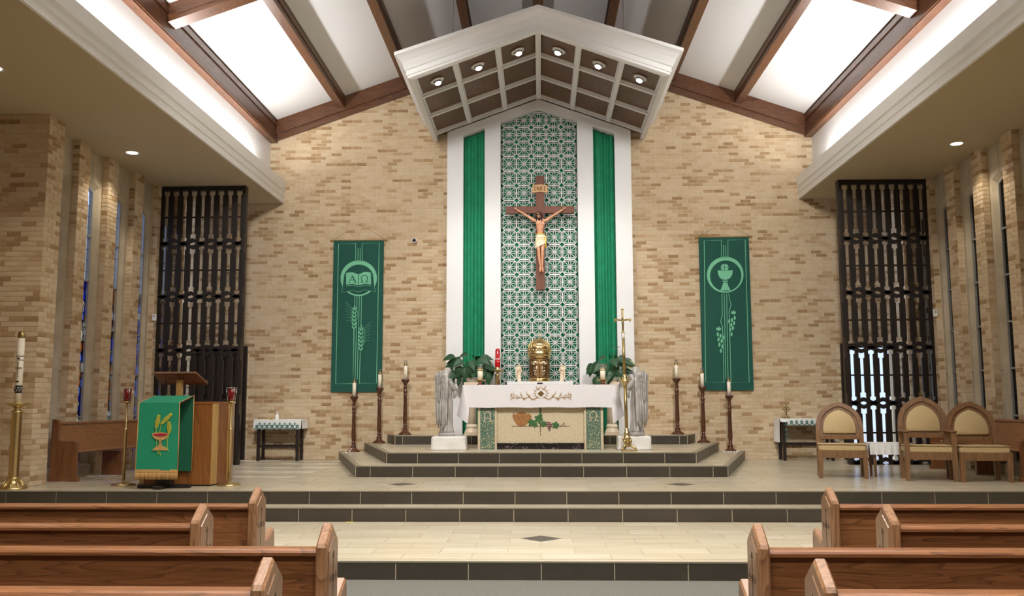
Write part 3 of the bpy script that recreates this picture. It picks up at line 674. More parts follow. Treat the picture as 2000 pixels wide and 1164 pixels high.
# ------------------------------------------------------------------ crucifix
cr = thing('crucifix', 'painted wooden crucifix with carved corpus hung on the reredos', 'crucifix', (.018, 17.24, 4.8))
B().cbox(-.082, -.03, 3.69-4.8, .082, .04, 5.905-4.8, .006).build('upright', 'crosswood', cr)
B().cbox(-.655, -.045, 5.165-4.8, .655, .028, 5.305-4.8, .006).build('crossbeam', 'crosswood', cr)
B().box(-.05, .03, .30, .05, .252, .36).build('wall_bracket', 'steel', cr)
pq = B().prism([(-.15, .78), (-.13, .765), (0, .785), (.13, .765), (.15, .78), (.14, .89), (.15, .90), (.13, .915), (0, .93), (-.13, .915), (-.15, .90), (-.14, .89)], -.055, -.03).build('title_plaque', 'plaque', cr)
lt = B(); zt, zb, yy = .885, .81, (-.06, -.052)
for i, ch in enumerate('INRI'):
    x = -.098+i*.062
    if ch == 'I': lt.ribbon([(x, zb), (x, zt)], .012, *yy).ribbon([(x-.013, zb), (x+.013, zb)], .007, *yy).ribbon([(x-.013, zt), (x+.013, zt)], .007, *yy)
    if ch == 'N': lt.ribbon([(x-.02, zb), (x-.02, zt)], .008, *yy).ribbon([(x-.022, zt), (x+.02, zb)], .012, *yy).ribbon([(x+.02, zb), (x+.02, zt)], .008, *yy)
    if ch == 'R': lt.ribbon([(x-.015, zb), (x-.015, zt)], .011, *yy).ribbon(arc(x-.012, zt-.018, .026, 90, -90, 6, .018), .008, *yy).ribbon([(x-.004, zb+.036), (x+.02, zb)], .01, *yy)
lt.build('lettering', 'ink', cr)
def skin(name, joints, links, mt, parent, sub=2, loc=None):
    """one continuous body grown round a jointed skeleton"""
    me = bpy.data.meshes.new(name); me.from_pydata([j[0] for j in joints], links, []); me.materials.append(M[mt])
    o = bpy.data.objects.new(name, me); C.objects.link(o); o.parent = parent
    if loc: o.location = loc
    sm = o.modifiers.new('skin', 'SKIN'); sm.use_smooth_shade = True
    sl = me.skin_vertices
    if not sl:
        me.attributes.new
        bm = bmesh.new(); bm.from_mesh(me); bm.verts.layers.skin.verify(); bm.to_mesh(me); bm.free(); sl = me.skin_vertices
    for d, j in zip(sl[0].data, joints):
        r = j[1]; d.radius = r if isinstance(r, tuple) else (r, r)
    sl[0].data[0].use_root = True
    ss = o.modifiers.new('smooth', 'SUBSURF'); ss.levels = sub; ss.render_levels = sub
    return o
J = []; E = []
def chain(pts, start=None):
    prev = start
    for p in pts:
        J.append(p); i = len(J)-1
        if prev is not None: E.append((prev, i))
        prev = i
    return prev
def fig(x, z, y): return (x, y, z-4.8)
pel = chain([(fig(.0, 4.66, -.10), (.066, .052))])
ab = chain([(fig(.0, 4.76, -.095), (.054, .043)), (fig(.002, 4.86, -.105), (.074, .054)), (fig(.004, 4.95, -.105), (.098, .058)), (fig(.0, 5.02, -.10), (.05, .042))], pel)
nk = chain([(fig(-.005, 5.05, -.115), .028)], ab)
ch = ab-1
for s in (-1, 1):
    chain([(fig(s*.105, 5.005, -.10), .036), (fig(s*.20, 5.075, -.095), .03), (fig(s*.285, 5.13, -.09), .024), (fig(s*.30, 5.142, -.09), .023), (fig(s*.40, 5.205, -.075), .018), (fig(s*.45, 5.236, -.07), .015), (fig(s*.462, 5.243, -.07), .012)], ab-1 if False else ab)
for s in (-1, 1):
    chain([(fig(s*.038, 4.60, -.10), .052), (fig(s*.044, 4.52, -.105), .046), (fig(s*.036+.004, 4.43, -.135), .033), (fig(s*.034+.006, 4.34, -.115), .033), (fig(s*.024+.012, 4.20, -.09), .024), (fig(s*.018+.018, 4.12, -.085), .019)], pel)
body = skin('corpus', J, E, 'skin', cr)
body['label'] = 'carved figure of a crucified man in a loincloth, head bowed'
rl = B()
for q in (-1, 1):
    rl.ball((q*.042+.004, -.148, .145), .045, .014, .03, 12, 7)
    for k in range(4): rl.tube([(q*.02, -.152+.002*k, .10-.022*k), (q*.055, -.146+.002*k, .085-.022*k), (q*.078-.004*k, -.125, .09-.02*k)], [.004, .006, .004], 6)
rl.ball((.0, -.136, .005), .03, .012, .05, 10, 7); rl.build('chest_relief', 'skin', cr)
# hands with five curled fingers, feet crossed over each other
for s in (-1, 1):
    hj = [((s*.44, -.07, .43), (.016, .010)), ((s*.462, -.072, .447), (.018, .010))]; he = [(0, 1)]
    for q in range(4):
        a = math.radians(70-q*26); bx_, bz_ = s*(.462+.02*math.cos(a)), .447+.02*math.sin(a)
        L = (.022, .026, .025, .019)[q]
        k = len(hj); hj += [((bx_, -.074, bz_), .0065), ((bx_+s*L*.6*math.cos(a), -.082, bz_+L*.6*math.sin(a)), .006), ((bx_+s*L*.75*math.cos(a), -.096, bz_+L*.75*math.sin(a)), .005)]
        he += [(1, k), (k, k+1), (k+1, k+2)]
    k = len(hj); hj += [((s*.452, -.082, .472), .0065), ((s*.468, -.094, .482), .0055)]; he += [(1, k), (k, k+1)]
    skin('hand', hj, he, 'skin', cr, 1)
    fx = s*.018+.018; fj = [((fx, -.085, -.665), (.02, .02)), ((fx+s*.002, -.10, -.70), (.02, .022)), ((fx+s*.006, -.12, -.745), (.022, .014)), ((fx+s*.008, -.13, -.775), (.02, .009))]
    skin('foot', fj, [(0, 1), (1, 2), (2, 3)], 'skin', cr, 2)
    tb = B()
    for q in range(5): tb.ball((fx+s*.008-.016+q*.008, -.133, -.785+abs(q-1.5)*.002), .005, .006, .009, 6, 4)
    tb.build('toes', 'skin', cr)
# head bowed to one side: face, nose, brow, beard, hair, crown of thorns
hd = B(); R = Matrix.Translation((-.022, -.15, .29)) @ Matrix.Rotation(math.radians(22), 4, 'X') @ Matrix.Rotation(math.radians(-10), 4, 'Y') @ Matrix.Rotation(math.radians(-12), 4, 'Z')
hd.lathe([(.004, -.072), (.026, -.062), (.036, -.04), (.044, -.01), (.049, .025), (.046, .05), (.032, .07), (.004, .08)], 16, (0, 0, 0), 0, True, 0, .92, 1.05)
hd.tube([(0, -.046, .012), (0, -.054, -.004), (0, -.062, -.014)], [.005, .007, .009], 6); hd.ball((0, -.052, -.017), .010, .008, .006)
for s in (-1, 1):
    hd.ball((s*.018, -.045, .008), .009, .006, .006); hd.tube([(s*.008, -.049, .017), (s*.03, -.043, .016)], .004, 5); hd.ball((s*.045, .0, .0), .006, .010, .014)
hd.tube([(-.014, -.047, -.032), (0, -.051, -.030), (.014, -.047, -.032)], .0045, 5)
hd.xf(R).build('head', 'skin', cr)
ey = B()
for s in (-1, 1): ey.ball((s*.018, -.0505, .007), .006, .003, .0028, 8, 4)
ey.xf(R).build('closed_eyes', 'hair', cr)
hb = B().lathe([(.050, .028), (.052, .05), (.038, .074), (.004, .086)], 14, (0, .012, 0), 0, True, 0, .95, 1.05)
for k in range(14):
    a = math.radians(20+k*(140/13)); x, y = .05*math.cos(a), .012+.052*math.sin(a)
    hb.tube([(x, y, .045), (x*1.12, y*1.05, .0), (x*1.15+.004*math.sin(k*3), y, -.05), (x*1.05, y-.005, -.095-.02*math.sin(k*2))], [.013, .014, .012, .005], 6)
for s in (-1, 1): hb.tube([(s*.02, -.045, .06), (s*.046, -.03, .03), (s*.054, -.02, -.02), (s*.052, -.035, -.08), (s*.04, -.05, -.115)], [.010, .013, .013, .011, .004], 6)
hb.xf(R).build('hair', 'hair', cr)
bd = B()
for k in range(9):
    a = math.radians(-160+k*17.5); x, y = .036*math.cos(a), .004+.042*math.sin(a)
    bd.tube([(x*1.05, y, -.02), (x, y*1.05, -.05), (x*.5, y*.95, -.083)], [.006, .011, .005], 6)
bd.tube([(-.018, -.045, -.034), (-.008, -.053, -.024), (.008, -.053, -.024), (.018, -.045, -.034)], .0045, 5)
bd.xf(R).build('beard', 'hair', cr)
th = B()
for j in range(3):
    th.tube([(.054*math.cos(a), .004+.056*math.sin(a), .045+.007*math.sin(4*a+j*2)) for a in [2*PI*i/24 for i in range(25)]], .006, 5)
for k in range(16):
    a = 2*PI*k/16; th.tube([(.054*math.cos(a), .004+.056*math.sin(a), .045), (.068*math.cos(a+.2), .004+.07*math.sin(a+.2), .052+.008*(-1)**k)], [.003, .0008], 4)
th.xf(R).build('crown_of_thorns', 'thorn', cr)
lc = B(); rings = []
for z, rx, ry, yc in ((-.045, .074, .058, -.095), (-.08, .082, .066, -.10), (-.13, .092, .07, -.104), (-.19, .098, .07, -.106), (-.25, .098, .066, -.108), (-.285, .095, .062, -.11)):
    rings.append([(rx*math.cos(a)*(1+.05*math.sin(7*a+z*30)), yc+ry*math.sin(a)*(1+.06*math.sin(7*a+z*30)), z+(.05*math.cos(a)*(1 if z < -.2 else .2))) for a in [2*PI*i/36 for i in range(36)]])
lc.loft(rings, sm=True, caps=False)
for k in range(4): lc.tube([(-.09, -.13, -.09-.05*k), (-.03, -.172, -.13-.035*k), (.04, -.172, -.12-.02*k), (.088, -.13, -.085-.008*k)], [.008, .009, .008, .006], 6)
lc.build('loincloth', 'loin', cr)
lg = B().tube([(.088*math.cos(a), -.097+.07*math.sin(a), -.06-.012*math.sin(a)) for a in [2*PI*i/20 for i in range(21)]], .012, 7)
lg.tube([(.088, -.12, -.07), (.102, -.125, -.14), (.096, -.12, -.21), (.108, -.118, -.28), (.09, -.115, -.335)], [.014, .018, .02, .022, .008], 7)
lg.build('gilt_sash', 'loingold', cr)

# ------------------------------------------------------------------ altar
AY = 15.03
alt = thing('altar', 'stone altar with green mosaic pillars and inlaid beige marble front', 'altar', (0, AY, .80))
ZA = lambda y: 1.177-(y-832)*.00828-.80
XA = lambda px: (px-1055)*.00846
for s, ch in ((-1, 'A'), (1, 'O')):
    x0, x1 = (-1.026, -.712) if s < 0 else (.712, 1.026)
    b = B().cbox(x0, .0, 0, x1, .30, .93, .004, 0); p = b.build('pillar', 'border', alt)
    xm = (x0+x1)/2+.004*s*-1; mw = .118
    B().box(xm-mw, -.008, .0, xm+mw, .01, .93).build('mosaic_field', 'mosaic', p)
    chips = B(); random.seed(5+s)
    for k in range(520):
        x, z = random.uniform(xm-mw+.01, xm+mw-.01), .02+.9*random.random()**1.35; a = random.uniform(0, PI); r = random.uniform(.0035, .0075)
        chips.prism([(x+r*math.cos(a+q*PI/2), z+r*math.sin(a+q*PI/2)) for q in range(4)], -.0095, -.006, mi=random.choice((0, 0, 1, 2)))
    tag(chips.build('mosaic_chip', ['rose', 'border', 'vine'], p, fix=False), kind='stuff')
    l = B(); zc = ZA(813); yy = (-.016, -.008); w = .014
    if ch == 'A':
        l.ribbon([(xm-.052, zc-.075), (xm-.045, zc-.02)]+arc(xm, zc+.015, .045, 170, 10, 10, .065)+[(xm+.045, zc-.02), (xm+.052, zc-.075)], w, *yy)
        l.ribbon([(xm-.045, zc-.028), (xm+.045, zc-.028)], w*.8, *yy)
        for q in (-1, 1): l.ribbon([(xm+q*.052-.022, zc-.075), (xm+q*.052+.022, zc-.075)], w*.8, *yy)
    else:
        l.ribbon([(xm-.062, zc-.068), (xm-.028, zc-.068)]+arc(xm, zc+.012, .056, 232, -52, 18, .066)+[(xm+.028, zc-.068), (xm+.062, zc-.068)], w, *yy)
        for q in (-1, 1): l.ribbon([(xm+q*.064, zc-.075), (xm+q*.064, zc-.052)], w*.8, *yy)
    l.build('letter', 'border', p)
B().box(-.712, .05, .09, .712, .25, .93).build('front_panel', 'marble', alt)
B().box(-.712, .03, .0, .712, .25, .10).build('plinth', 'blackmarble', alt)
B().cbox(-1.24, -.05, .93, 1.24, .95, 1.03, .01).build('table_top', 'border', alt)
B().box(-1.0, .6, 0, 1.0, .9, .93).build('rear_support', 'border', alt)
def leafshape(cx, cz, r, a0, lobes=5):
    pts = []
    for i in range(lobes*6):
        a = 2*PI*i/(lobes*6); rr = r*(.62+.38*abs(math.cos(lobes*a/2)))*(1-.12*math.cos(6*a))
        pts.append((cx+rr*math.cos(a+a0), cz+rr*math.sin(a+a0)))
    return pts
yy = (.044, .052)
cx = lambda v: XA(880+v/5.714); cz = lambda v: ZA(730+v/5.714)
bp = [(700, 440), (720, 455), (740, 448), (760, 432), (790, 428), (830, 432), (850, 450), (885, 448), (905, 480), (885, 520), (850, 560), (830, 580), (755, 580), (725, 550), (703, 510), (693, 470)]
bw = B().prism([(cx(x), cz(z)) for x, z in bp], *yy)
for q in ([(720, 470), (745, 520), (770, 560)], [(765, 450), (780, 500), (800, 530)], [(835, 460), (825, 510), (800, 560)], [(870, 480), (850, 520), (820, 565)]): bw.ribbon([(cx(x), cz(z)) for x, z in q], .008, .041, .045, 1)
bw.build('bread_inlay', ['bread', 'goldthread'], alt)
B().ribbon([(cx(683), cz(586)), (cx(1320), cz(586))], .007, *yy).ribbon([(cx(1001), cz(370)), (cx(1000), cz(698))], [.02, .007], .0445, .052).ribbon([(cx(1205), cz(590)), (cx(1240), cz(575)), (cx(1265), cz(555)), (cx(1262), cz(545)), (cx(1250), cz(552)), (cx(1262), cz(570)), (cx(1275), cz(578))], .006, *yy).build('stem_inlay', 'ink', alt)
for n_, (x, z, r, a) in enumerate(((980, 505, 50, 1.2), (900, 545, 42, .4), (940, 570, 32, 2), (1035, 560, 36, .8), (1170, 575, 42, .1), (1000, 470, 26, .5))):
    B().prism(leafshape(cx(x), cz(z), r/5.714*.00846, a), .042-.0012*n_, .05).build('leaf_inlay', 'vine', alt)
B().ribbon([(cx(1000), cz(372)), (cx(1000), cz(470))], .028, .0435, .05).build('stalk_inlay', 'vine', alt)
for k, (x, z) in enumerate(((1075, 545), (1090, 545), (1108, 550), (1072, 565), (1088, 568), (1105, 570), (1122, 568), (1082, 590), (1100, 592), (1117, 590), (1090, 612), (1108, 612), (1100, 632))):
    b = B().ball((cx(x), .05, cz(z)), .015, .006, .015, 8, 5); b.build('grape_inlay', 'grape', alt)

# cloth with flared corners and gold embroidery
cl = B(); ripple = lambda i, t: .006*math.sin(i*1.7)*t
cols = []
for k in range(-12, 13): cols.append(((k/12*1.262, AY-.06, 1.845), (k/12*1.165, AY-.075-.004*math.sin(k*1.3), 1.478+.004*math.sin(k*.9))))
rgt = [((1.264, AY-.06, 1.845), (1.172, AY-.10, 1.34)), ((1.266, AY-.058, 1.845), (1.18, AY-.105, 1.215)), ((1.268, AY-.055, 1.845), (1.26, AY-.06, 1.27)), ((1.27, AY-.05, 1.845), (1.37, AY+.02, 1.345)),
       ((1.27, AY+.0, 1.845), (1.35, AY+.1, 1.345)), ((1.27, AY+.3, 1.845), (1.30, AY+.3, 1.34)), ((1.27, AY+.6, 1.845), (1.33, AY+.6, 1.34)), ((1.27, AY+.96, 1.845), (1.31, AY+.97, 1.34))]
lft = [((-a[0], a[1], a[2]), (-b[0], b[1], b[2])) for a, b in rgt][::-1]
cols = lft+cols+rgt
rows = [[(a[0]+(b[0]-a[0])*(t**1.15), a[1]+(b[1]-a[1])*t, a[2]+(b[2]-a[2])*t) for a, b in cols] for t in (0, .15, .35, .55, .75, .9, 1)]
cl.loft(rows, sm=True, closed=False)
cl.loft([[(p[0]*.997, p[1]+.006, p[2]) for p in r] for r in rows], sm=True, closed=False)
cl.box(-1.268, AY-.058, 1.832, 1.268, AY+.96, 1.846)
ac = tag(cl.build('altar_cloth', 'linen'), 'white altar cloth with gold thorn embroidery and hanging corners', 'altar cloth')
ex = lambda v: (880+v/5.714-1055)*.00843; ez = lambda v: 1.847-(730+v/5.714-752)*.0083
yf = lambda z: AY-.066-(1.845-z)*.04
em = B(); random.seed(3)
def sprig(pts, w=.006):
    em.ribbon([(ex(x), ez(z)) for x, z in pts], w, AY-.078, AY-.07)
for m in (1, -1):
    X = lambda v: 1008+m*(v-1008)
    sprig([(X(1040), 270), (X(1100), 285), (X(1150), 262), (X(1200), 280), (X(1250), 262), (X(1300), 272), (X(1350), 265)], .007)
    for x, z, dx, dz in ((1060, 280, -25, -30), (1085, 282, 30, 20), (1110, 280, 40, -50), (1130, 272, 45, -75), (1150, 265, -25, -30), (1160, 265, 35, 35), (1195, 280, 30, -60), (1215, 275, 20, -65), (1235, 265, 45, 30), (1260, 262, 25, -30), (1285, 270, 35, -70), (1300, 272, 40, -55), (1310, 270, 30, 30), (1330, 268, 10, -50), (1180, 272, 28, 30), (1070, 282, 10, 22)):
        sprig([(X(x), z), (X(x+dx*.6), z+dz*.5), (X(x+dx), z+dz)], .005)
        sprig([(X(x+dx*.6), z+dz*.5), (X(x+dx*.6+14), z+dz*.5-2)], .004)
    a = arc(1008, 222, 62, -80 if m > 0 else 260, 80 if m > 0 else 100, 12, 55); sprig([(x, 444-z) for x, z in a], .006)
    for k in range(2, 12, 2):
        q = a[k]; sprig([(q[0], 444-q[1]), (1008+(q[0]-1008)*1.35+6*m, 222+(444-q[1]-222)*1.42-4)], .005)
    sprig([(X(990), 175), (X(1000), 140)], .005); sprig([(X(1030), 180), (X(1052), 150), (X(1065), 138)], .005)
em.build('embroidery', 'goldthread', ac)
B().prism(leafshape(ex(1008), ez(224), .046, PI/2, 4), AY-.082, AY-.074).build('gold_rose', 'gold', ac)

# ------------------------------------------------------------------ tabernacle on its stand, lamp, figurines
st = thing('tabernacle_stand', 'white stand behind the altar carrying the gold tabernacle', 'stand', (0, 16.93, .96))
B().cbox(-.605, -.22, .915, .605, .22, .975, .006).build('shelf', 'white', st)
B().box(-.36, -.16, 0, .36, .18, .915).build('base', 'white', st)
B().box(-.055, -.226, .935, .045, -.22, .958).build('nameplate', 'black', st)
tb = thing('tabernacle', 'round gold tabernacle with ribbed dome and chased double doors', 'tabernacle', (-.012, 16.93, 1.935))
B().lathe([(.205, 0), (.205, .02), (.198, .045), (.20, .07)], 40).build('base', 'gold', tb)
B().lathe([(.195, .065), (.195, .43)], 40).build('body', 'bronze', tb)
B().lathe([(.198, .425), (.205, .44), (.20, .47), (.212, .49), (.222, .505), (.222, .53), (.212, .545), (.216, .56), (.205, .575)], 40).build('gallery_band', 'gold', tb)
B().lathe([(.205, .57), (.212, .61), (.202, .66), (.175, .71), (.125, .755), (.06, .785), (.02, .80), (.012, .81)], 40).build('dome', 'gold', tb)
for k in range(12):
    a = 2*PI*(k+.5)/12; B().tube([(r*math.cos(a), r*math.sin(a), z) for r, z in ((.21, .58), (.216, .61), (.206, .66), (.178, .713), (.127, .758), (.06, .788), (.015, .803))], .0075, 6).build('dome_rib', 'gold', tb)
for k in range(24):
    a = 2*PI*k/24; b = B().ball((0, 0, 0), .017, .008, .024, 8, 5); b.xf(Matrix.Translation((.218*math.cos(a), .218*math.sin(a), .575)) @ Matrix.Rotation(a+PI/2, 4, 'Z')); b.build('crest_leaf', 'gold', tb)
fi = B().lathe([(.02, .80), (.008, .815), (.014, .825), (.006, .84)], 12); fi.box(-.006, -.006, .835, .006, .006, .925).box(-.03, -.005, .885, .03, .005, .897); fi.build('finial_cross', 'brass', tb)
for s in (-1, 1):
    a0 = -PI/2
    def cyl(u, z, r=.199): a = a0+u/.195; return (r*math.cos(a), r*math.sin(a), z)
    d = B(); us = [.006, .05, .10, .145]
    d.loft([[cyl(s*u, z, .2) for u in us] for z in (.085, .24, .40)], closed=False); dr = d.build('door', 'bronze', tb)
    f = B()
    for q in ([(.006, .085), (.145, .085)], [(.006, .40), (.145, .40)], [(.006, .085), (.006, .40)], [(.145, .085), (.145, .40)]): f.tube([cyl(s*(q[0][0]+(q[1][0]-q[0][0])*t), q[0][1]+(q[1][1]-q[0][1])*t, .203) for t in (0, .25, .5, .75, 1)], .005, 6)
    f.build('door_frame', 'gold', dr)
    for k in range(9):
        a = math.radians(20+k*20); r = B().tube([cyl(s*(.075-.012*math.cos(a)), .315+.012*math.sin(a), .204), cyl(s*(.075-.055*math.cos(a)), .325+.055*math.sin(a), .208)], [.006, .010], 6); r.build('wing_relief', 'palegold', dr)
    r = B()
    for u, z in ((.05, .27), (.04, .25), (.06, .255), (.05, .235), (.07, .2), (.05, .19), (.08, .17), (.045, .15), (.085, .14), (.06, .12), (.1, .25), (.1, .2)): r.ball(cyl(s*u, z, .201), .012, .008, .014, 7, 4)
    r.build('scroll_relief', 'palegold', dr)
sl = thing('sanctuary_lamp', 'tall brass lamp stand with red glass beside the reredos post', 'lamp', (-.79, 17.0, .96))
B().lathe([(.13, 0), (.13, .02), (.06, .05), (.05, .09)], 24).build('base', 'brass', sl)
B().lathe([(.047, .08), (.047, 1.09), (.052, 1.10), (.052, 1.12), (.028, 1.14), (.022, 1.16)], 24).build('stand', 'brass', sl)
B().lathe([(.02, 1.155), (.08, 1.17), (.112, 1.195), (.112, 1.205), (.06, 1.20), (.04, 1.23), (.045, 1.25)], 28).build('dish', 'brass', sl)
B().lathe([(.03, 1.235), (.05, 1.26), (.053, 1.40), (.046, 1.405), (.046, 1.55), (.036, 1.59), (.012, 1.605)], 24).build('red_glass', 'red', sl)
B().lathe([(.052, 1.395), (.056, 1.402), (.05, 1.41)], 24).build('glass_ring', 'satin', sl)

def angel(name, label, loc, rz, H, mt, wingmt, front=True, group=None, up=1.0):
    """standing winged figure of height H: pleated robe, bowed head, praying arms, two long feathered wings; faces local -Y"""
    t = thing(name, label, 'statue', loc, rz, group); k = H/1.17; T = lambda v: tuple(c*k for c in v)
    base = B().lathe([(.15, 0), (.155, .03), (.15, .055), (.13, .06)], 20, sy=.85); base.xf(Matrix.Scale(k, 4)); base.build('base', mt, t)
    rb = B(); rings = []; N = 56
    for z, rx, ry, am, yo in ((.055, .118, .115, .12, .0), (.10, .112, .105, .14, 0), (.2, .10, .092, .13, .0), (.35, .098, .09, .12, .0), (.5, .105, .092, .10, .0), (.62, .108, .09, .08, .005), (.72, .10, .08, .05, .01), (.82, .112, .08, .03, .01), (.90, .12, .072, .02, .015), (.94, .10, .06, .01, .015), (.965, .05, .045, 0, .01), (1.0, .035, .035, 0, .005)):
        rings.append([(rx*math.cos(a)*(1+am*math.sin(9*a+z*2)*.8), yo+ry*math.sin(a)*(1+am*math.sin(9*a+z*2)), z) for a in [2*PI*i/N for i in range(N)]])
    rb.loft(rings, sm=True); rb.xf(Matrix.Scale(k, 4)); rb.build('robe', mt, t)
    h = B().lathe([(.006, -.075), (.03, -.062), (.045, -.03), (.052, .005), (.052, .035), (.04, .06), (.004, .075)], 18, (0, 0, 0), sy=1.1)
    h.tube([(0, -.052, .012), (0, -.066, -.012)], [.006, .010], 6)
    for s in (-1, 1): h.ball((s*.02, -.05, .008), .010, .006, .006); h.tube([(s*.008, -.055, .018), (s*.034, -.046, .016)], .004, 5)
    h.tube([(-.014, -.052, -.033), (0, -.057, -.031), (.014, -.052, -.033)], .005, 5)
    h.xf(Matrix.Scale(k, 4) @ Matrix.Translation((0, -.012, 1.065)) @ Matrix.Rotation(math.radians(16), 4, 'X')); h.build('head', mt, t)
    hr = B().lathe([(.055, -.01), (.060, .03), (.05, .062), (.02, .083), (.003, .086)], 18, (0, .008, 0), sy=1.08)
    for i in range(15):
        a = math.radians(5+i*(170/14)); x, y = .056*math.cos(a), .012+.058*math.sin(a)
        hr.tube([(x, y, .02), (x*1.1, y*1.08, -.03), (x*1.05+.006*math.sin(i*2), y*1.1, -.075), (x*.9, y*1.0, -.115-.012*(i % 2))], [.012, .015, .014, .005], 6)
    hr.xf(Matrix.Scale(k, 4) @ Matrix.Translation((0, -.012, 1.065)) @ Matrix.Rotation(math.radians(12), 4, 'X')); hr.build('hair', mt if front else mt, t)
    for s in (-1, 1):
        ar = B().tube([T(p) for p in ((s*.10, .01, .905), (s*.128, -.03, .83), (s*.122, -.085, .755), (s*.075, -.135, .80), (s*.03, -.16, .86))], [k*r for r in (.036, .042, .044, .036, .022)], 10)
        ar.tube([T(p) for p in ((s*.122, -.085, .755), (s*.115, -.085, .68), (s*.105, -.075, .62))], [k*r for r in (.04, .034, .008)], 8)
        ar.build('sleeve', mt, t)
        hn = B().tube([T(p) for p in ((s*.028, -.16, .86), (s*.014, -.172, .89), (s*.011, -.175, .91))], [k*r for r in (.014, .015, .013)], 7)
        for q in range(4):
            y = -.188+q*.010; L = (.05, .058, .06, .05)[q]
            hn.tube([T(p) for p in ((s*.009, y, .905), (s*.008, y-.004, .905+L*.5), (s*.005, y-.006, .905+L))], [k*.0062, k*.006, k*.004], 5)
        hn.tube([T(p) for p in ((s*.012, -.17, .895), (s*.014, -.152, .925))], [k*.007, k*.005], 5)
        hn.build('hand', mt, t)
        wg = B(); rings = []
        ang = math.radians(18)
        for t_, w, out, bk in ((0, .03, .075, .065), (.04, .07, .085, .075), (.1, .10, .098, .085), (.22, .11, .104, .09), (.42, .105, .10, .095), (.6, .092, .095, .098), (.78, .07, .085, .10), (.92, .04, .075, .10), (1, .01, .07, .10)):
            z = 1.10*up-(.97)*t_; r = []
            for i in range(20):
                a = 2*PI*i/20; u = w*math.cos(a); v = .016*math.sin(a)+.012*(u/.1)**2
                r.append((s*(out+u*math.cos(ang)-v*math.sin(ang)), bk+u*-math.sin(ang)*.4+v*math.cos(ang)+.02, z))
            rings.append(r)
        wg.loft(rings, sm=True)
        for row, (n, zt, L, wd) in enumerate(((4, 1.06, .12, .030), (5, 1.0, .14, .028), (5, .92, .17, .026), (5, .82, .24, .024), (4, .66, .46, .024))):
            for i in range(n):
                f = (i+.5)/n*2-1; wz = {0: .085, 1: .105, 2: .11, 3: .108, 4: .092}[row]
                x = .10+f*wz*.85; y = .128-(f*wz)*.30+.012*f*f-.003*row
                zt2 = zt*up - abs(f)*.03
                wg.tube([(s*x, y, zt2), (s*(x+.0), y+.008, zt2-L*.4), (s*(x-.008), y+.008, zt2-L*.8), (s*(x-.014), y+.002, zt2-L)], [wd*.5, wd*.75, wd*.65, .004], 7)
        wg.xf(Matrix.Scale(k, 4)); wg.build('wing', wingmt, t)
    return t
angel('angel_statue', 'grey stone praying angel seen from behind, beside the altar end marked A', (-1.52, 14.9, 1.022), math.radians(128), 1.13, 'stone', 'stone')
angel('angel_statue', 'grey stone praying angel seen from behind, beside the brass processional cross', (1.55, 14.88, 1.022), math.radians(-128), 1.13, 'stone', 'stone')
angel('angel_figurine', 'small ivory angel figurine beside the tabernacle, towards the red lamp', (-.385, 16.86, 1.935), math.radians(25), .33, 'figurine', 'figurine')
angel('angel_figurine', 'small ivory angel figurine beside the tabernacle, towards the processional cross', (.40, 16.86, 1.935), math.radians(-25), .33, 'figurine', 'figurine')
def clothbox(x0, x1, y0, y1, z0, z1, label):
    b = B(); ring = []
    def per(off, z, wob):
        r = []
        for (xa, ya), (xb, yb) in (((x0, y0), (x1, y0)), ((x1, y0), (x1, y1)), ((x1, y1), (x0, y1)), ((x0, y1), (x0, y0))):
            for i in range(12):
                t = i/12; x, y = xa+(xb-xa)*t, ya+(yb-ya)*t; cxm, cym = (x0+x1)/2, (y0+y1)/2
                d = off+wob*math.sin(t*9+z*14+xa*3)+.012*wob/.01*math.exp(-((t-.38)/.05)**2); l = math.hypot(x-cxm, y-cym)
                r.append((x+(x-cxm)/l*d, y+(y-cym)/l*d, z))
        return r
    for off, z, w in ((.012, z0+.002, .010), (.006, z0+.03, .008), (.0, z0+.10, .006), (-.002, z1-.03, .004), (-.006, z1-.01, .0), (-.02, z1, 0)): ring.append(per(off, z, w))
    b.loft(ring, sm=True); return tag(b.build('cloth_covered_box', 'satin'), label, 'pedestal', 'cloth-covered boxes under the stone angels')
clothbox(-1.745, -1.20, 14.70, 15.12, .80, 1.022, 'low box wrapped in white satin under the angel at the A end')
clothbox(1.24, 1.765, 14.74, 15.16, .80, 1.022, 'low box wrapped in white satin behind the processional cross base')

# ------------------------------------------------------------------ pillar candles on the altar, processional cross
def altar_candle():
    t = thing('altar_candle', '', 'candle', (0, 0, 0), 0, 'pillar candles on the altar')
    B().lathe([(.06, 0), (.058, .012), (.03, .025), (.026, .05), (.04, .062)], 20).build('holder', 'copper', t)
    B().lathe([(.035, .055), (.085, .075), (.10, .088), (.098, .092), (.05, .082)], 24).build('drip_dish', 'brassd', t)
    B().lathe([(.044, .082), (.044, .285)], 20).build('wax', 'wax', t)
    b = B().lathe([(.047, .235), (.047, .25), (.0445, .25)], 20).lathe([(.047, .268), (.047, .283), (.0445, .283)], 20)
    for k in range(12): a = 2*PI*k/12; b.ball((.046*math.cos(a), .046*math.sin(a), .259), .006, .006, .008, 6, 4)
    b.build('follower_band', 'brassd', t)
    B().lathe([(.044, .285), (.048, .30), (.047, .345), (.044, .345), (.043, .30)], 20).build('glass_shade', 'clear', t)
    return t
a1 = altar_candle(); a1.location = (-.995, AY+.12, 1.846); a1['label'] = 'white pillar candle in a copper holder on the altar end near the red lamp'
dup(a1, (1.035, AY+.12, 1.846), 0, 'white pillar candle in a copper holder on the altar end near the brass cross')
pc = thing('processional_cross', 'tall brass processional cross on an ornate footed stand', 'cross', (1.36, 14.50, .80))
pc.rotation_euler.y = math.radians(-1.2)
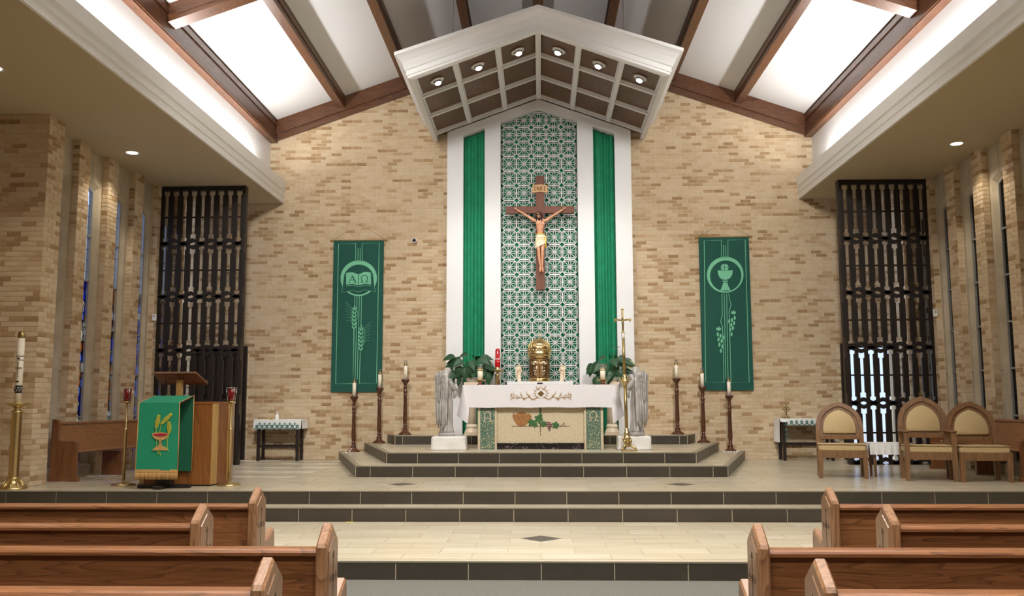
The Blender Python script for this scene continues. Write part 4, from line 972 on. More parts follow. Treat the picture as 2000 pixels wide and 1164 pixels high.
B().lathe([(.165, 0), (.165, .012), (.15, .022), (.13, .025)], 3, (0, 0, 0), 0, False, PI/2+.3).build('base', 'brass', pc)
for k in range(3):
    a = 2*PI*k/3+PI/2+.3; f = B().tube([(r*math.cos(a), r*math.sin(a), z) for r, z in ((.035, .20), (.06, .15), (.05, .10), (.085, .06), (.12, .05), (.135, .03), (.13, .022))], [.014, .02, .014, .02, .014, .018, .012], 8); f.ball((.12*math.cos(a), .12*math.sin(a), .045), .02, .02, .02); f.build('foot', 'brass', pc)
B().lathe([(.04, .06), (.055, .09), (.035, .12), (.05, .15), (.058, .19), (.05, .23), (.035, .25), (.045, .27), (.045, .29), (.034, .30), (.034, .34), (.026, .36)], 20).build('stem_base', 'brass', pc)
for k in range(6): a = 2*PI*k/6; B().tube([(.052*math.cos(a), .052*math.sin(a), .14), (.062*math.cos(a), .062*math.sin(a), .19), (.05*math.cos(a), .05*math.sin(a), .235)], [.005, .009, .005], 6).build('rib', 'brass', pc)
B().tube([(0, 0, .33), (0, 0, 1.05)], .026, 14).tube([(0, 0, 1.18), (0, 0, 1.78)], .023, 14).build('pole', 'brassd', pc)
nd = B().lathe([(.026, 1.0), (.04, 1.02), (.032, 1.04), (.06, 1.07), (.066, 1.09), (.06, 1.11), (.034, 1.13), (.045, 1.15), (.03, 1.17), (.025, 1.2)], 18)
for k in range(6): a = 2*PI*k/6; nd.tube([(.05*math.cos(a), .05*math.sin(a), 1.09), (.075*math.cos(a), .075*math.sin(a), 1.10), (.078*math.cos(a), .078*math.sin(a), 1.14), (.06*math.cos(a), .06*math.sin(a), 1.16)], [.01, .011, .008, .003], 6)
nd.build('node', 'brass', pc)
B().lathe([(.02, 1.76), (.03, 1.775), (.03, 1.83), (.018, 1.85)], 6).build('socket', 'satin', pc)
cc = B().box(-.016, -.01, 1.84, .016, .01, 2.22).box(-.105, -.01, 2.045, .105, .01, 2.075)
for x, z, a in ((0, 2.22, 90), (-.105, 2.06, 180), (.105, 2.06, 0), (0, 1.87, -90)):
    for q in (-55, 0, 55):
        r = math.radians(a+q); cc.ball((x+.02*math.cos(r), 0, z+.02*math.sin(r)), .014, .011, .014, 8, 5)
cc.build('cross', 'brass', pc)
cf = B().tube([(0, -.022, 2.075), (0, -.028, 2.03), (.004, -.026, 1.985), (.002, -.028, 1.94), (0, -.02, 1.89)], [.012, .017, .013, .012, .007], 8).ball((-.004, -.03, 2.09), .012, .012, .015)
for s in (-1, 1): cf.tube([(0, -.022, 2.055), (s*.045, -.018, 2.06), (s*.085, -.014, 2.068)], [.009, .007, .005], 6)
cf.build('corpus', 'brassd', pc)

# ------------------------------------------------------------------ pedestal columns with leafy plants
LM = []
def leafmesh(L, Wd, mt, curl):
    b = B(); n = 9; rings = []
    for i in range(n+1):
        t = i/n; w = Wd*math.sin(PI*min(t*1.02, 1)**.8)*(1-.25*t)+.002; z = -curl*t*t*L+.02*L*math.sin(PI*t)
        rings.append([(-w, t*L, z+w*.35), (-w*.5, t*L, z+w*.1), (0, t*L, z-.004), (w*.5, t*L, z+w*.1), (w, t*L, z+w*.35)])
    b.loft(rings, sm=True, closed=False)
    o = b.build('leaf', mt, fix=False); me = o.data; bpy.data.objects.remove(o); return me
for L, w, mt, c in ((.25, .095, 'leaf', .25), (.21, .085, 'leaf', .4), (.27, .088, 'leaf', .12), (.23, .095, 'leaf', .5), (.25, .085, 'leafl', .35)): LM.append(leafmesh(L, w, mt, c))
def plant(loc, spec, label, seed):
    random.seed(seed); t = thing('potted_plant', label, 'plant', loc)
    B().lathe([(.09, 0), (.10, .005), (.125, .075), (.13, .078), (.13, .09), (.118, .09), (.11, .07), (.01, .065)], 24).build('pot', 'pot', t)
    for k, (x, y, z, az, pitch, kind) in enumerate(spec):
        s = B().tube([(x*.12, y*.12, .06), (x*.35, y*.4, z*.55), (x*.75, y*.8, z*.9), (x, y, z)], [.006, .005, .0045, .004], 5); s.build('leaf_stem', 'stem', t)
        o = inst('leaf', LM[kind], t, (x, y, z)); o.matrix_basis = Matrix.Translation((x, y, z)) @ Matrix.Rotation(math.radians(az-90), 4, 'Z') @ Matrix.Rotation(math.radians(pitch), 4, 'X') @ Matrix.Rotation(math.radians(random.uniform(45, 70)*math.cos(math.radians(az))), 4, 'Y')
def spec(n, seed, ext, zmax):
    random.seed(seed); o = []
    for k in range(n):
        a = 2*PI*k/n*2.4+random.uniform(-.3, .3); r = ext*random.uniform(.25, .62); y = math.sin(a)*r*.45-.02
        o.append((math.cos(a)*r, y, random.uniform(.16, zmax), math.degrees(math.atan2(y-.05, math.cos(a)*r)), random.uniform(-55, 5), random.choice((0, 1, 2, 3, 3, 1))))
    return o
for (x, lab, cl_) in ((-1.275, 'white turned stone column carrying a plant behind the A end of the altar', 0), (1.32, 'white turned stone column carrying a plant behind the processional cross', 1)):
    t = thing('pedestal_column', lab, 'pedestal', (x, 17.02, .96), 0, 'plant columns behind the altar')
    B().cbox(-.135, -.135, 0, .135, .135, .03, .004).lathe([(.13, .03), (.132, .05), (.125, .07), (.105, .11), (.098, .14), (.108, .15), (.108, .17), (.098, .18), (.092, .20)], 28).build('base', 'pinkmarble', t)
    B().lathe([(.09, .195), (.082, .86), (.09, .87)], 28).build('shaft', 'pinkmarble', t)
    B().lathe([(.09, .865), (.105, .885), (.12, .92)], 28).cbox(-.135, -.135, .92, .135, .135, .975, .004).build('capital', 'pinkmarble', t)
pl = [(-.30, -.08, .47, 170, -10, 2), (-.34, 0, .30, 185, -30, 3), (-.20, -.12, .30, 230, -70, 3), (-.10, -.16, .26, 260, -70, 1), (.0, -.14, .40, 290, -40, 0), (.12, -.1, .42, 330, -15, 0), (.22, -.08, .38, 340, -35, 3), (.30, 0, .30, 350, -60, 3), (.16, .04, .46, 20, -5, 2), (-.08, .02, .50, 150, 0, 0), (-.2, .05, .42, 160, -10, 1), (.06, -.05, .48, 80, -10, 0), (-.02, -.18, .30, 275, -75, 3), (.30, -.05, .16, 300, -75, 1), (-.26, -.06, .14, 250, -80, 0)]
plant((-1.275, 17.02, 1.935), pl+spec(12, 4, .45, .4), 'leafy green plant in a white pot behind the angel at the A end', 1)
pr = [(-.30, -.06, .32, 195, -40, 3), (-.22, -.1, .36, 215, -50, 0), (-.36, -.04, .30, 200, -70, 1), (-.12, -.14, .34, 255, -60, 3), (.0, -.1, .42, 290, -30, 0), (.08, .0, .62, 80, 20, 0), (.10, -.08, .44, 330, -20, 0), (.20, -.05, .40, 340, -20, 2), (.26, -.1, .36, 345, -30, 4), (.14, -.14, .24, 300, -60, 3), (-.26, -.08, .10, 240, -75, 0), (-.05, -.16, .2, 270, -65, 1), (.05, .05, .48, 60, -5, 1), (-.1, .05, .44, 140, -10, 0)]
plant((1.32, 17.02, 1.935), pr+spec(10, 9, .4, .38), 'leafy green plant in a white pot behind the processional cross', 2)

# ------------------------------------------------------------------ dark lattice screens
def screen(s, label):
    t = thing('lattice_screen', label, 'screen', (s*5.35, 16.1, .48), 0, 'dark lattice screens'); p = .1664; nG = 9
    ZT = [.03, 1.055, 2.02, 2.985, 3.95, 4.93]       # tier joints above the floor
    g = [.10+p*i for i in range(nG)]
    def edge(par, sgn, xc):        # stepped edge of a slat beside a long (0) or short (1) row of slits
        pts = []; a0, a1 = (.0, .11) if par == 0 else (.0, .18)
        W_, N_ = p/2-.034, p/2-.056
        z = 0; pts.append((xc+sgn*N_, 0))
        for k, zb in enumerate(ZT):
            lo, hi = zb-a1, zb+a1
            if k == len(ZT)-1: lo = 4.93-.09; hi = 5.0
            if lo > 0: pts += [(xc+sgn*W_, lo), (xc+sgn*N_, lo)]
            if hi < 4.99: pts += [(xc+sgn*N_, hi), (xc+sgn*W_, hi)]
        pts.append((xc+sgn*N_, 5.0)); return pts
    for i in range(nG+1):
        xc = g[0]-p/2+p*i
        L = edge((i-1) % 2, -1, xc); Rr = edge(i % 2, 1, xc)
        B().prism([(s*x, z) for x, z in Rr+L[::-1]], .0, .05).build('slat', 'dark', t)
    for k, zb in enumerate(ZT[:-1]):
        for sg in (-1, 1):
            B().ribbon([(s*(g[0]-p*.55), zb+sg*.034)]+[(s*x, zb+(0 if i % 2 == 0 else sg*.068)) for i, x in enumerate(g)]+[(s*(g[-1]+p*.5), zb+sg*.03)], .066, -.012, .06).build('zigzag_rail', 'dark', t)
    for k in range(5):
        zm = (ZT[k]+ZT[k+1])/2; B().box(min(0, s*1.55), .015, zm-.014, max(0, s*1.55), .045, zm+.014).build('mid_rail', 'dark', t)
    B().box(min(0, s*1.57), -.005, 4.93, max(0, s*1.57), .095, 5.01).build('top_rail', 'dark', t)
    B().cbox(min(-s*.02, s*.025), -.02, 0, max(-s*.02, s*.025), .14, 5.01, .004).build('post', 'darkp', t)
screen(-1, 'tall dark wooden lattice screen before the closed door behind the ambo')
screen(1, 'tall dark wooden lattice screen with daylight behind, beyond the presider chairs')

# ------------------------------------------------------------------ banners
def banner(x0, x1, z0, z1, q, label, motif, nail):
    t = thing('banner', label, 'banner', ((x0+x1)/2, 17.555, z0), 0, 'green wall banners'); w = x1-x0; h = z1-z0
    (ul, ur, vt), (bl, brr, vb) = q
    def T(u, v):
        f = (v-vt)/(vb-vt); a = ul+(bl-ul)*f; b = ur+(brr-ur)*f; return ((u-a)/(b-a)*w-w/2, h*(1-f))
    c = B(); rows = []
    for k in range(9):
        r = []
        for i in range(13): x = -w/2+w*i/12; r.append((x, .004*math.sin(i*.9)*(1-k/8), h*k/8))
        rows.append(r)
    c.loft(rows, sm=True, closed=False); c.loft([[(p[0], p[1]+.012, p[2]) for p in r] for r in rows], sm=True, closed=False); c.build('cloth', 'banner', t)
    rd = B().tube([(-w/2-.05, .004, h), (w/2+.05, .004, h)], .012, 8); rd.build('rod', 'ambolight', t)
    for s in (-1, 1): B().ball((s*(w/2+.055), .004, h), .022, .022, .022).build('finial', 'ambolight', t)
    n = ((nail[0]-(x0+x1)/2), .03, nail[1]-z0)
    B().tube([(-w/2-.04, .004, h+.01), n, (w/2+.04, .004, h+.01)], .0035, 5).build('hanging_cord', 'border', t)
    B().ball(n, .012, .015, .012, 8, 5).build('nail', 'brassd', t)
    motif(t, T)
Yb = (-.0085, -.005)
def rib(t, T, pts, w, name='border_line', closed=False): return B().ribbon([T(*p) for p in pts], w, *Yb, closed=closed).build(name, 'mint', t)
def poly(t, T, pts, name, mt='mint', y=(-.0085, -.005)): return B().prism([T(*p) for p in pts], *y).build(name, mt, t)
def ell(cx, cy, rx, ry, n=14, a=0): return [(cx+rx*math.cos(2*PI*i/n)*math.cos(a)-ry*math.sin(2*PI*i/n)*math.sin(a), cy+rx*math.cos(2*PI*i/n)*math.sin(a)+ry*math.sin(2*PI*i/n)*math.cos(a)) for i in range(n)]
def crescent(t, T, co, ro, ci, ri):
    n = 48; o = [T(co[0]+ro*math.cos(2*PI*i/n), co[1]+ro*math.sin(2*PI*i/n)) for i in range(n)]; q = [T(ci[0]+ri*math.cos(2*PI*i/n), ci[1]+ri*math.sin(2*PI*i/n)) for i in range(n)]
    rings = [[(a[0], Yb[0], a[1]), (b[0], Yb[0], b[1]), (b[0], Yb[1], b[1]), (a[0], Yb[1], a[1])] for a, b in zip(o, q)]
    B().loft(rings+[rings[0]], caps=False).build('ring', 'mint', t)
LW = .011
def alpha_omega(t, T):
    rib(t, T, [(211, 240), (211, 118), (100, 120), (82, 1035), (190, 1034)], LW); rib(t, T, [(253, 240), (253, 117), (363, 115), (351, 1032), (238, 1033), (243, 830)], LW)
    for x in (226, 240): rib(t, T, [(x, 150), (x, 240)], LW)
    for a, b in ((207, 197), (221, 210), (236, 224)): rib(t, T, [(a, 467), (b, 1005)], LW)
    rib(t, T, [(250, 467), (247, 660)], LW)
    crescent(t, T, (231, 348), 118, (231, 357), 99)
    bk = poly(t, T, [(120, 447), (134, 330), (150, 326), (150, 404), (190, 400), (229, 416), (270, 398), (312, 404), (312, 326), (326, 332), (341, 441), (268, 426), (240, 440), (218, 440), (196, 427)], 'book_cover', 'banner', (-.0105, -.0086))
    rib(t, T, [(150, 332), (135, 332), (121, 444), (196, 425), (216, 437), (242, 437), (266, 424), (339, 439), (325, 333), (312, 330)], .007, 'cover_line').location.y = -.0025
    poly(t, T, [(150, 312), (170, 309), (195, 309), (228, 322), (228, 396), (195, 385), (150, 390)], 'page', y=(-.0125, -.0107)); poly(t, T, [(232, 322), (265, 307), (290, 307), (310, 312), (312, 390), (270, 384), (232, 396)], 'page', y=(-.0125, -.0107))
    for k in (0, 1): rib(t, T, [(150, 399+k*9), (192, 394+k*9), (228, 406+k*9)] if k == 0 else [(232, 406), (270, 393), (312, 399)], .008, 'page_edge').location.y = -.004
    yy = (-.0145, -.0127); l = B(); P = lambda *a: [T(*p) for p in a]
    l.ribbon(P((168, 376), (191, 332)), .009, *yy).ribbon(P((190, 332), (212, 376)), .02, *yy).ribbon(P((176, 360), (206, 360)), .009, *yy).ribbon(P((162, 377), (177, 377)), .008, *yy).ribbon(P((202, 377), (220, 377)), .008, *yy)
    l.build('letter', 'banner', t)
    l = B(); a = [(269+20*math.cos(math.radians(q)), 349-20*math.sin(math.radians(q))) for q in range(235, -56, -15)]
    l.ribbon(P(*([(247, 374), (260, 374)]+a+[(278, 374), (292, 374)])), .014, *yy)
    for x in (247, 292): l.ribbon(P((x, 376), (x, 364)), .009, *yy)
    l.build('letter', 'banner', t)
    for (x0, y0, x1, y1, sd) in ((206, 535, 200, 680, -1), (250, 668, 246, 822, 1)):
        e = B()
        for k in range(6):
            f = k/6; cx_, cy_ = x0+(x1-x0)*f, y0+(y1-y0)*f+8
            for s in (-1, 1): e.prism([T(*p) for p in ell(cx_+s*7, cy_+6, 4.2, 13, 10, s*.45)], -.0125, -.0105)
        e.prism([T(*p) for p in ell(x0, y0-2, 4, 13, 10)], -.0125, -.0105)
        e.build('wheat_ear', 'mint', t)
        out = [(x0-14, y0+15), (x0-17, y0+60), (x0-16, y0+110), (x1, y1+8), (x1+16, y0+105), (x0+20, y0+50), (x0+16, y0+15)]
        poly(t, T, out, 'ear_ground', 'banner', (-.0104, -.0087)); r = rib(t, T, out, .006, 'ear_outline'); r.location.y = -.003
        aw = B()
        for k in range(7):
            yv = y0+k*16
            aw.ribbon([T(x0+sd*12, yv+20), (T(x0+sd*30, yv-8)), T(x0+sd*(62-k*1.2), yv-32+k*4)], .004, *Yb)
        aw.build('awn', 'mint', t)
    rib(t, T, [(200, 684), (196, 1000)], LW, 'wheat_stem')
def chalice(t, T):
    rib(t, T, [(198, 218), (198, 98), (85, 100), (103, 1018), (217, 1020), (212, 770), (206, 660), (195, 628), (205, 590), (203, 448)], LW); rib(t, T, [(240, 218), (240, 98), (352, 96), (376, 1020), (262, 1020), (253, 700), (249, 565), (262, 520), (252, 490), (247, 448)], LW)
    for x in (211, 225): rib(t, T, [(x, 130), (x+2, 218)], LW)
    rib(t, T, [(217, 448), (229, 995)], LW); rib(t, T, [(233, 448), (243, 1000)], LW)
    crescent(t, T, (223, 325), 118, (226, 333), 101)
    poly(t, T, ell(219, 277, 25, 23, 24), 'host')
    c = B(); yy = (-.0105, -.0086); c.ribbon([T(219, 254), T(219, 298)], .008, *yy).ribbon([T(196, 276), T(242, 276)], .008, *yy); c.build('host_cross', 'banner', t)
    poly(t, T, [(174, 297), (272, 297), (269, 322), (258, 343), (242, 355), (222, 359), (202, 355), (187, 343), (177, 322)], 'cup'); poly(t, T, [(206, 363), (240, 363), (240, 372), (206, 372)], 'knop'); poly(t, T, [(211, 376), (236, 376), (243, 400), (258, 428), (192, 428), (204, 400)], 'foot')
    for cl_ in ([(177, 712), (194, 722), (212, 732), (182, 745), (201, 755), (188, 778), (207, 790), (197, 818)], [(249, 628), (266, 620), (284, 606), (262, 652), (280, 640), (256, 682), (273, 672), (264, 712)]):
        for x, y in cl_: poly(t, T, ell(x, y, 6.5, 14, 12), 'grape', y=(-.0125, -.006))
    for x, y in ((182, 675), (276, 570)):
        poly(t, T, [(x-16, y+6), (x-14, y-10), (x-5, y-2), (x+2, y-16), (x+8, y-2), (x+17, y-6), (x+13, y+10), (x, y+14)], 'vine_leaf')
banner(-4.04, -3.05, 1.77, 4.735, ((68, 392, 95), (48, 386, 1087)), 'green hanging banner with an open book lettered alpha and omega above wheat ears', alpha_omega, (-3.53, 5.06))
banner(3.095, 4.06, 1.78, 4.745, ((50, 376, 75), (85, 405, 1070)), 'green hanging banner with a chalice and host above bunches of grapes', chalice, (3.6, 5.03))

# ------------------------------------------------------------------ six turned floor candlesticks
def candlestick():
    t = thing('floor_candlestick', '', 'candlestick', (0, 0, 0), 0, 'turned wooden floor candlesticks')
    B().lathe([(.125, 0), (.125, .012), (.115, .025), (.07, .055), (.05, .075), (.045, .10), (.052, .108), (.052, .116), (.04, .125)], 24).build('base', 'candlewood', t)
    B().lathe([(.04, .12), (.03, .13), (.034, .16), (.042, .17), (.03, .18), (.034, .22), (.04, .23), (.034, .24), (.042, .26), (.03, .72), (.036, .73), (.04, .75), (.028, .765), (.038, .79), (.04, .82), (.026, .85), (.024, .87), (.036, .89), (.036, .90), (.024, .92)], 20).build('shaft', 'candlewood', t)
    B().lathe([(.025, .91), (.032, .95), (.05, .98), (.068, 1.0), (.07, 1.01), (.078, 1.015), (.078, 1.045), (.03, 1.045)], 24).build('cup', 'candlewood', t)
    B().lathe([(.034, 1.045), (.034, 1.315)], 18).build('wax_candle', 'wax', t)
    B().lathe([(.035, 1.30), (.037, 1.305), (.037, 1.33), (.022, 1.345)], 18).build('brass_follower', 'brassd', t)
    B().lathe([(.022, 1.345), (.03, 1.355), (.036, 1.40), (.034, 1.40), (.028, 1.36)], 18).build('glass_shade', 'clear', t)
    return t
c0 = candlestick()
for i, (x, y, z, lab) in enumerate(((-3.53, 17.3, .64, 'dark turned wooden candlestick under the book banner, on the lowest dais tier'), (-3.06, 17.38, .80, 'dark turned wooden candlestick under the book banner, on the middle dais tier'), (-2.56, 17.33, .96, 'dark turned wooden candlestick beside the book banner, on the uppermost dais tier'),
                                    (2.57, 17.33, .96, 'dark turned wooden candlestick beside the chalice banner, on the uppermost dais tier'), (3.06, 17.38, .80, 'dark turned wooden candlestick under the chalice banner, on the middle dais tier'))):
    if i == 0: c0.location = (x, y, z); c0['label'] = lab
    else: dup(c0, (x, y, z), .5*i, lab)
l6 = dup(c0, (3.53, 17.25, .64), 1.0, 'dark turned wooden candlestick under the chalice banner, footed on a white ring of studs')
rg = B().lathe([(.13, .0), (.155, .0), (.155, .008), (.13, .008)], 24)
for k in range(16): a = 2*PI*k/16; rg.ball((.145*math.cos(a), .145*math.sin(a), .012), .014, .014, .014, 7, 5)
rg.build('white_foot_ring', 'satin', l6)

# ------------------------------------------------------------------ ambo, lectern stand with green cloth, torches, paschal candle
am = thing('ambo', 'tall brown wooden ambo with pale corner strips and a raised reading desk', 'ambo', (-4.8, 12.0, .48))
foot = [(-.46, .0), (.46, .0), (.55, .5), (.45, .95), (-.45, .95), (-.55, .5)]
B().prism(foot, .02, 1.075, 'z').build('body', 'ambo', am)
B().prism([(x*1.02, y*1.02-.008) for x, y in foot], 1.07, 1.10, 'z').build('top_board', 'ambo', am)
B().prism([(x*.97, y*.97+.012) for x, y in foot], 0, .025, 'z').build('kick_base', 'darkp', am)
def strip(p, q, a, b):
    d = Vector((q[0]-p[0], q[1]-p[1], 0)); L = d.length; d.normalize(); n = Vector((d.y, -d.x, 0)); P0 = Vector((*p, 0))
    pts = [P0+d*a, P0+d*b, P0+d*b+n*.014, P0+d*a+n*.014]
    B().prism([(v.x, v.y) for v in pts], .02, 1.07, 'z').build('corner_strip', 'ambolight', am)
strip(foot[1], foot[2], .02, .16); strip(foot[1], foot[2], .43, .508); strip(foot[0], foot[1], .0, .06); strip(foot[2], foot[3], .0, .08)
B().cbox(-.175, .36, 1.09, -.10, .44, 1.40, .005).build('desk_post', 'ambolight', am)
dk = B().add([(-.45, .25, 1.485), (.14, .25, 1.485), (.16, .62, 1.345), (-.50, .62, 1.345), (-.45, .26, 1.505), (.14, .26, 1.505), (.16, .63, 1.37), (-.50, .63, 1.37)], [(0, 1, 2, 3), (4, 5, 6, 7), (0, 1, 5, 4), (1, 2, 6, 5), (2, 3, 7, 6), (3, 0, 4, 7)])
dk.build('reading_desk', 'desk', am)
B().cbox(-.50, .61, 1.335, .16, .64, 1.40, .005).build('book_ledge', 'desk', am)
mc = B().tube([(-.36, .42, 1.09), (-.36, .50, 1.5), (-.33, .52, 1.60), (-.22, .50, 1.68), (.0, .42, 1.755)], .007, 7); mc.tube([(.0, .42, 1.755), (.07, .39, 1.778)], [.012, .014], 10); mc.build('microphone', 'black', am)
ls = thing('lectern_stand', 'dark lectern stand with cross foot in front of the ambo, draped in green', 'lectern', (-4.83, 11.76, .48))
B().cbox(-.10, -.07, .04, .10, .07, 1.08, .006).build('column', 'darkp', ls)
B().cbox(-.34, -.05, 0, .34, .05, .05, .012).build('foot', 'dark', ls)
B().cbox(-.06, -.24, 0, .06, .22, .045, .012).build('foot', 'dark', ls)
B().add([(-.25, -.19, 1.065), (.25, -.19, 1.065), (.25, .19, 1.155), (-.25, .19, 1.155), (-.25, -.19, 1.08), (.25, -.19, 1.08), (.25, .19, 1.17), (-.25, .19, 1.17)], [(0, 1, 2, 3), (4, 5, 6, 7), (0, 1, 5, 4), (1, 2, 6, 5), (2, 3, 7, 6), (3, 0, 4, 7)]).build('slanted_top', 'darkp', ls)
at = thing('antependium', 'green lectern cloth with embroidered chalice and wheat and a gold fringe', 'lectern cloth', (-4.85, 11.56, .48))
def sheet(rows, th=.006):
    b = B(); b.loft(rows, sm=True, closed=False); b.loft([[(p[0], p[1]+th, p[2]) for p in r] for r in rows], sm=True, closed=False); return b
rowsf = [[(x*(1+.03*(1-t)), -.012-.006*math.sin(x*14)*(1-t)-.008*(1-t), .24+(1.088-.24)*t) for x in [-.262+.524*i/12 for i in range(13)]] for t in (0, .25, .5, .75, 1)]
topr = [[(x*(1+.0*u)+.03*u, -.012+.39*u, 1.088+.092*u+.002*math.sin(x*20)) for x in [-.262+.524*i/12 for i in range(13)]] for u in (0, .5, 1)]
sheet(rowsf).build('front_fall', 'antep', at); sheet(topr, .001).build('top_fall', 'antep', at)
backr = [[(x+.03, .385+.012*math.sin(x*11)*(1-t), .20+(1.18-.20)*t) for x in [-.262+.524*i/12 for i in range(13)]] for t in (0, .3, .6, 1)]
sheet(backr).build('rear_fall', 'antepshade', at)
for s in (-1, 1):
    B().tube([(s*.262*1.03, -.022, .24), (s*.262*1.015, -.018, .66), (s*.262, -.016, 1.09), (s*.262+.03, .378, 1.183)], .006, 6).build('gold_braid', 'goldfringe', at)
    B().tube([(s*.262+.03, .38, 1.18), (s*.262+.03, .383, .20)], .005, 6).build('gold_braid', 'goldfringe', at)
fg = B(); fg.box(-.272, -.024, .215, .272, -.010, .25)
for k in range(70): x = -.268+.536*k/69; fg.tube([(x, -.018, .22), (x+random.uniform(-.004, .004), -.02-random.uniform(0, .006), .125)], [.0045, .0035], 4)
fg.build('fringe', 'goldfringe', at)
# motif, measured on the cloth (crop units)
mx_ = lambda u: (u-228)*.00185; mz_ = lambda v: 1.088-(v-470)*.00172; YY = (-.031, -.022)
def mrib(pts, w, name, mt): return B().ribbon([(mx_(u), mz_(v)) for u, v in pts], w, *YY).build(name, mt, at)
def mpoly(pts, name, mt, y=YY): return B().prism([(mx_(u), mz_(v)) for u, v in pts], *y).build(name, mt, at)
mpoly([(188, 695), (200, 690), (250, 687), (304, 692), (300, 715), (280, 738), (255, 745), (238, 745), (212, 735), (194, 715)], 'chalice_cup', 'goldfringe')
mpoly([(196, 700), (250, 694), (299, 698), (285, 712), (250, 717), (212, 713)], 'wine', 'winered', (-.036, -.03))
mpoly([(240, 744), (255, 744), (253, 765), (260, 785), (285, 797), (303, 818), (192, 818), (210, 800), (235, 785), (242, 765)], 'chalice_foot', 'goldfringe')
for (u0, v0, u1, v1) in ((232, 560, 215, 655), (320, 550, 250, 625), (302, 608, 308, 690)):
    dx, dy = u1-u0, v1-v0; L = math.hypot(dx, dy); nx, ny = -dy/L, dx/L
    mpoly([(u0+nx*9, v0+ny*9), (u0-nx*9, v0-ny*9), (u0+dx*.5-nx*16, v0+dy*.5-ny*16), (u1-nx*9, v1-ny*9), (u1, v1), (u1+nx*9, v1+ny*9), (u0+dx*.5+nx*16, v0+dy*.5+ny*16)], 'wheat_ear', 'wheat')
    e = B()
    for k in range(6):
        f = .1+k*.14; e.ribbon([(mx_(u0+dx*f+nx*12), mz_(v0+dy*f+ny*12)), (mx_(u0+dx*(f+.08)), mz_(v0+dy*(f+.08))), (mx_(u0+dx*f-nx*12), mz_(v0+dy*f-ny*12))], .005, -.036, -.03)
    e.build('kernel_stitch', 'goldthread', at)
mrib([(215, 655), (216, 690)], .005, 'wheat_stalk', 'wheat'); mrib([(250, 625), (240, 690)], .005, 'wheat_stalk', 'wheat'); mrib([(308, 690), (296, 740), (297, 800), (305, 825)], .005, 'wheat_stalk', 'wheat')
mrib([(222, 745), (223, 790)], .004, 'wheat_stalk', 'wheat'); mrib([(230, 820), (240, 850)], .004, 'wheat_stalk', 'wheat'); mrib([(242, 822), (256, 856)], .004, 'wheat_stalk', 'wheat')
def torch(loc, label):
    t = thing('processional_torch', label, 'torch', loc, 0, 'brass torches with red glass')
    B().lathe([(.15, 0), (.155, .008), (.14, .022), (.06, .04), (.03, .055), (.02, .07)], 28).build('base', 'brass', t)
    B().lathe([(.019, .06), (.019, .72), (.024, .725), (.024, .745), (.014, .75), (.014, 1.09)], 16).build('pole', 'brass', t)
    B().lathe([(.014, 1.08), (.045, 1.09), (.052, 1.10), (.05, 1.108)], 20).build('socket', 'brass', t)
    B().lathe([(.038, 1.108), (.046, 1.13), (.052, 1.27), (.05, 1.272), (.046, 1.27)], 8, rot=PI/8).build('red_glass', 'redd', t)
    B().lathe([(.036, 1.112), (.036, 1.25)], 12).build('votive_candle', 'red', t)
    for k in range(4):
        a = PI/4+k*PI/2; B().tube([(.05*math.cos(a), .05*math.sin(a), 1.10), (.068*math.cos(a), .068*math.sin(a), 1.2), (.072*math.cos(a), .072*math.sin(a), 1.285)], .004, 5).build('cage_wire', 'steel', t)
    B().tube([(.072*math.cos(a), .072*math.sin(a), 1.285) for a in [PI/4+k*PI/2 for k in range(5)]], .004, 5, sm=False).build('cage_rim', 'steel', t)
torch((-5.53, 12.12, .48), 'brass pole torch with red glass between the ambo and the wooden bench')
torch((-4.12, 12.12, .48), 'brass pole torch with red glass beside the ambo on its altar side')
pa = thing('paschal_candle', 'tall decorated white paschal candle on a thick brass stand by the brick pier', 'candle', (-6.73, 11.62, .48))
B().lathe([(.17, 0), (.172, .012), (.16, .025), (.11, .055), (.085, .085), (.075, .12), (.08, .13), (.08, .14), (.064, .15)], 32).build('base', 'brass', pa)
for k in range(10): a = 2*PI*k/10; B().tube([(.155*math.cos(a), .155*math.sin(a), .025), (.112*math.cos(a), .112*math.sin(a), .06), (.082*math.cos(a), .082*math.sin(a), .12)], [.012, .014, .006], 6).build('acanthus_rib', 'brass', pa)
B().lathe([(.062, .145), (.062, .98)], 12, sm=False).build('shaft', 'brass', pa)
B().lathe([(.07, .965), (.072, .985), (.05, .995), (.03, 1.015), (.05, 1.03), (.10, 1.055), (.135, 1.085), (.138, 1.092), (.06, 1.075), (.036, 1.08), (.036, 1.14)], 32).build('dish', 'brass', pa)
B().lathe([(.042, 1.10), (.042, 1.955)], 20).build('wax', 'wax', pa)
B().lathe([(.044, 1.925), (.046, 1.93), (.046, 1.99), (.03, 2.01), (.012, 2.012)], 20).build('follower', 'brassd', pa)
def band(z0, z1, mt, nm): B().lathe([(.0425, z0), (.0432, z0+.002), (.0432, z1-.002), (.0425, z1)], 20).build(nm, mt, pa)
band(1.215, 1.315, 'black', 'black_band'); band(1.235, 1.295, 'wax', 'pale_band'); band(1.68, 1.69, 'black', 'black_line'); band(1.70, 1.705, 'black', 'black_line'); band(1.635, 1.645, 'black', 'black_line')
b = B()
for k in range(9): a = -PI+PI*k/8; b.ball((.043*math.cos(a), .043*math.sin(a), 1.265+.012*(-1)**k), .012, .005, .016, 7, 4)
b.build('leaf_ornament', 'black', pa)
b = B().box(-.006, -.048, 1.43, .006, -.042, 1.60).box(-.03, -.047, 1.53, .03, -.036, 1.545)
for x, z in ((0, 1.61), (-.034, 1.537), (.034, 1.537), (0, 1.425)): b.ball((x, -.042+abs(x)*.25, z), .012, .006, .012, 7, 4)
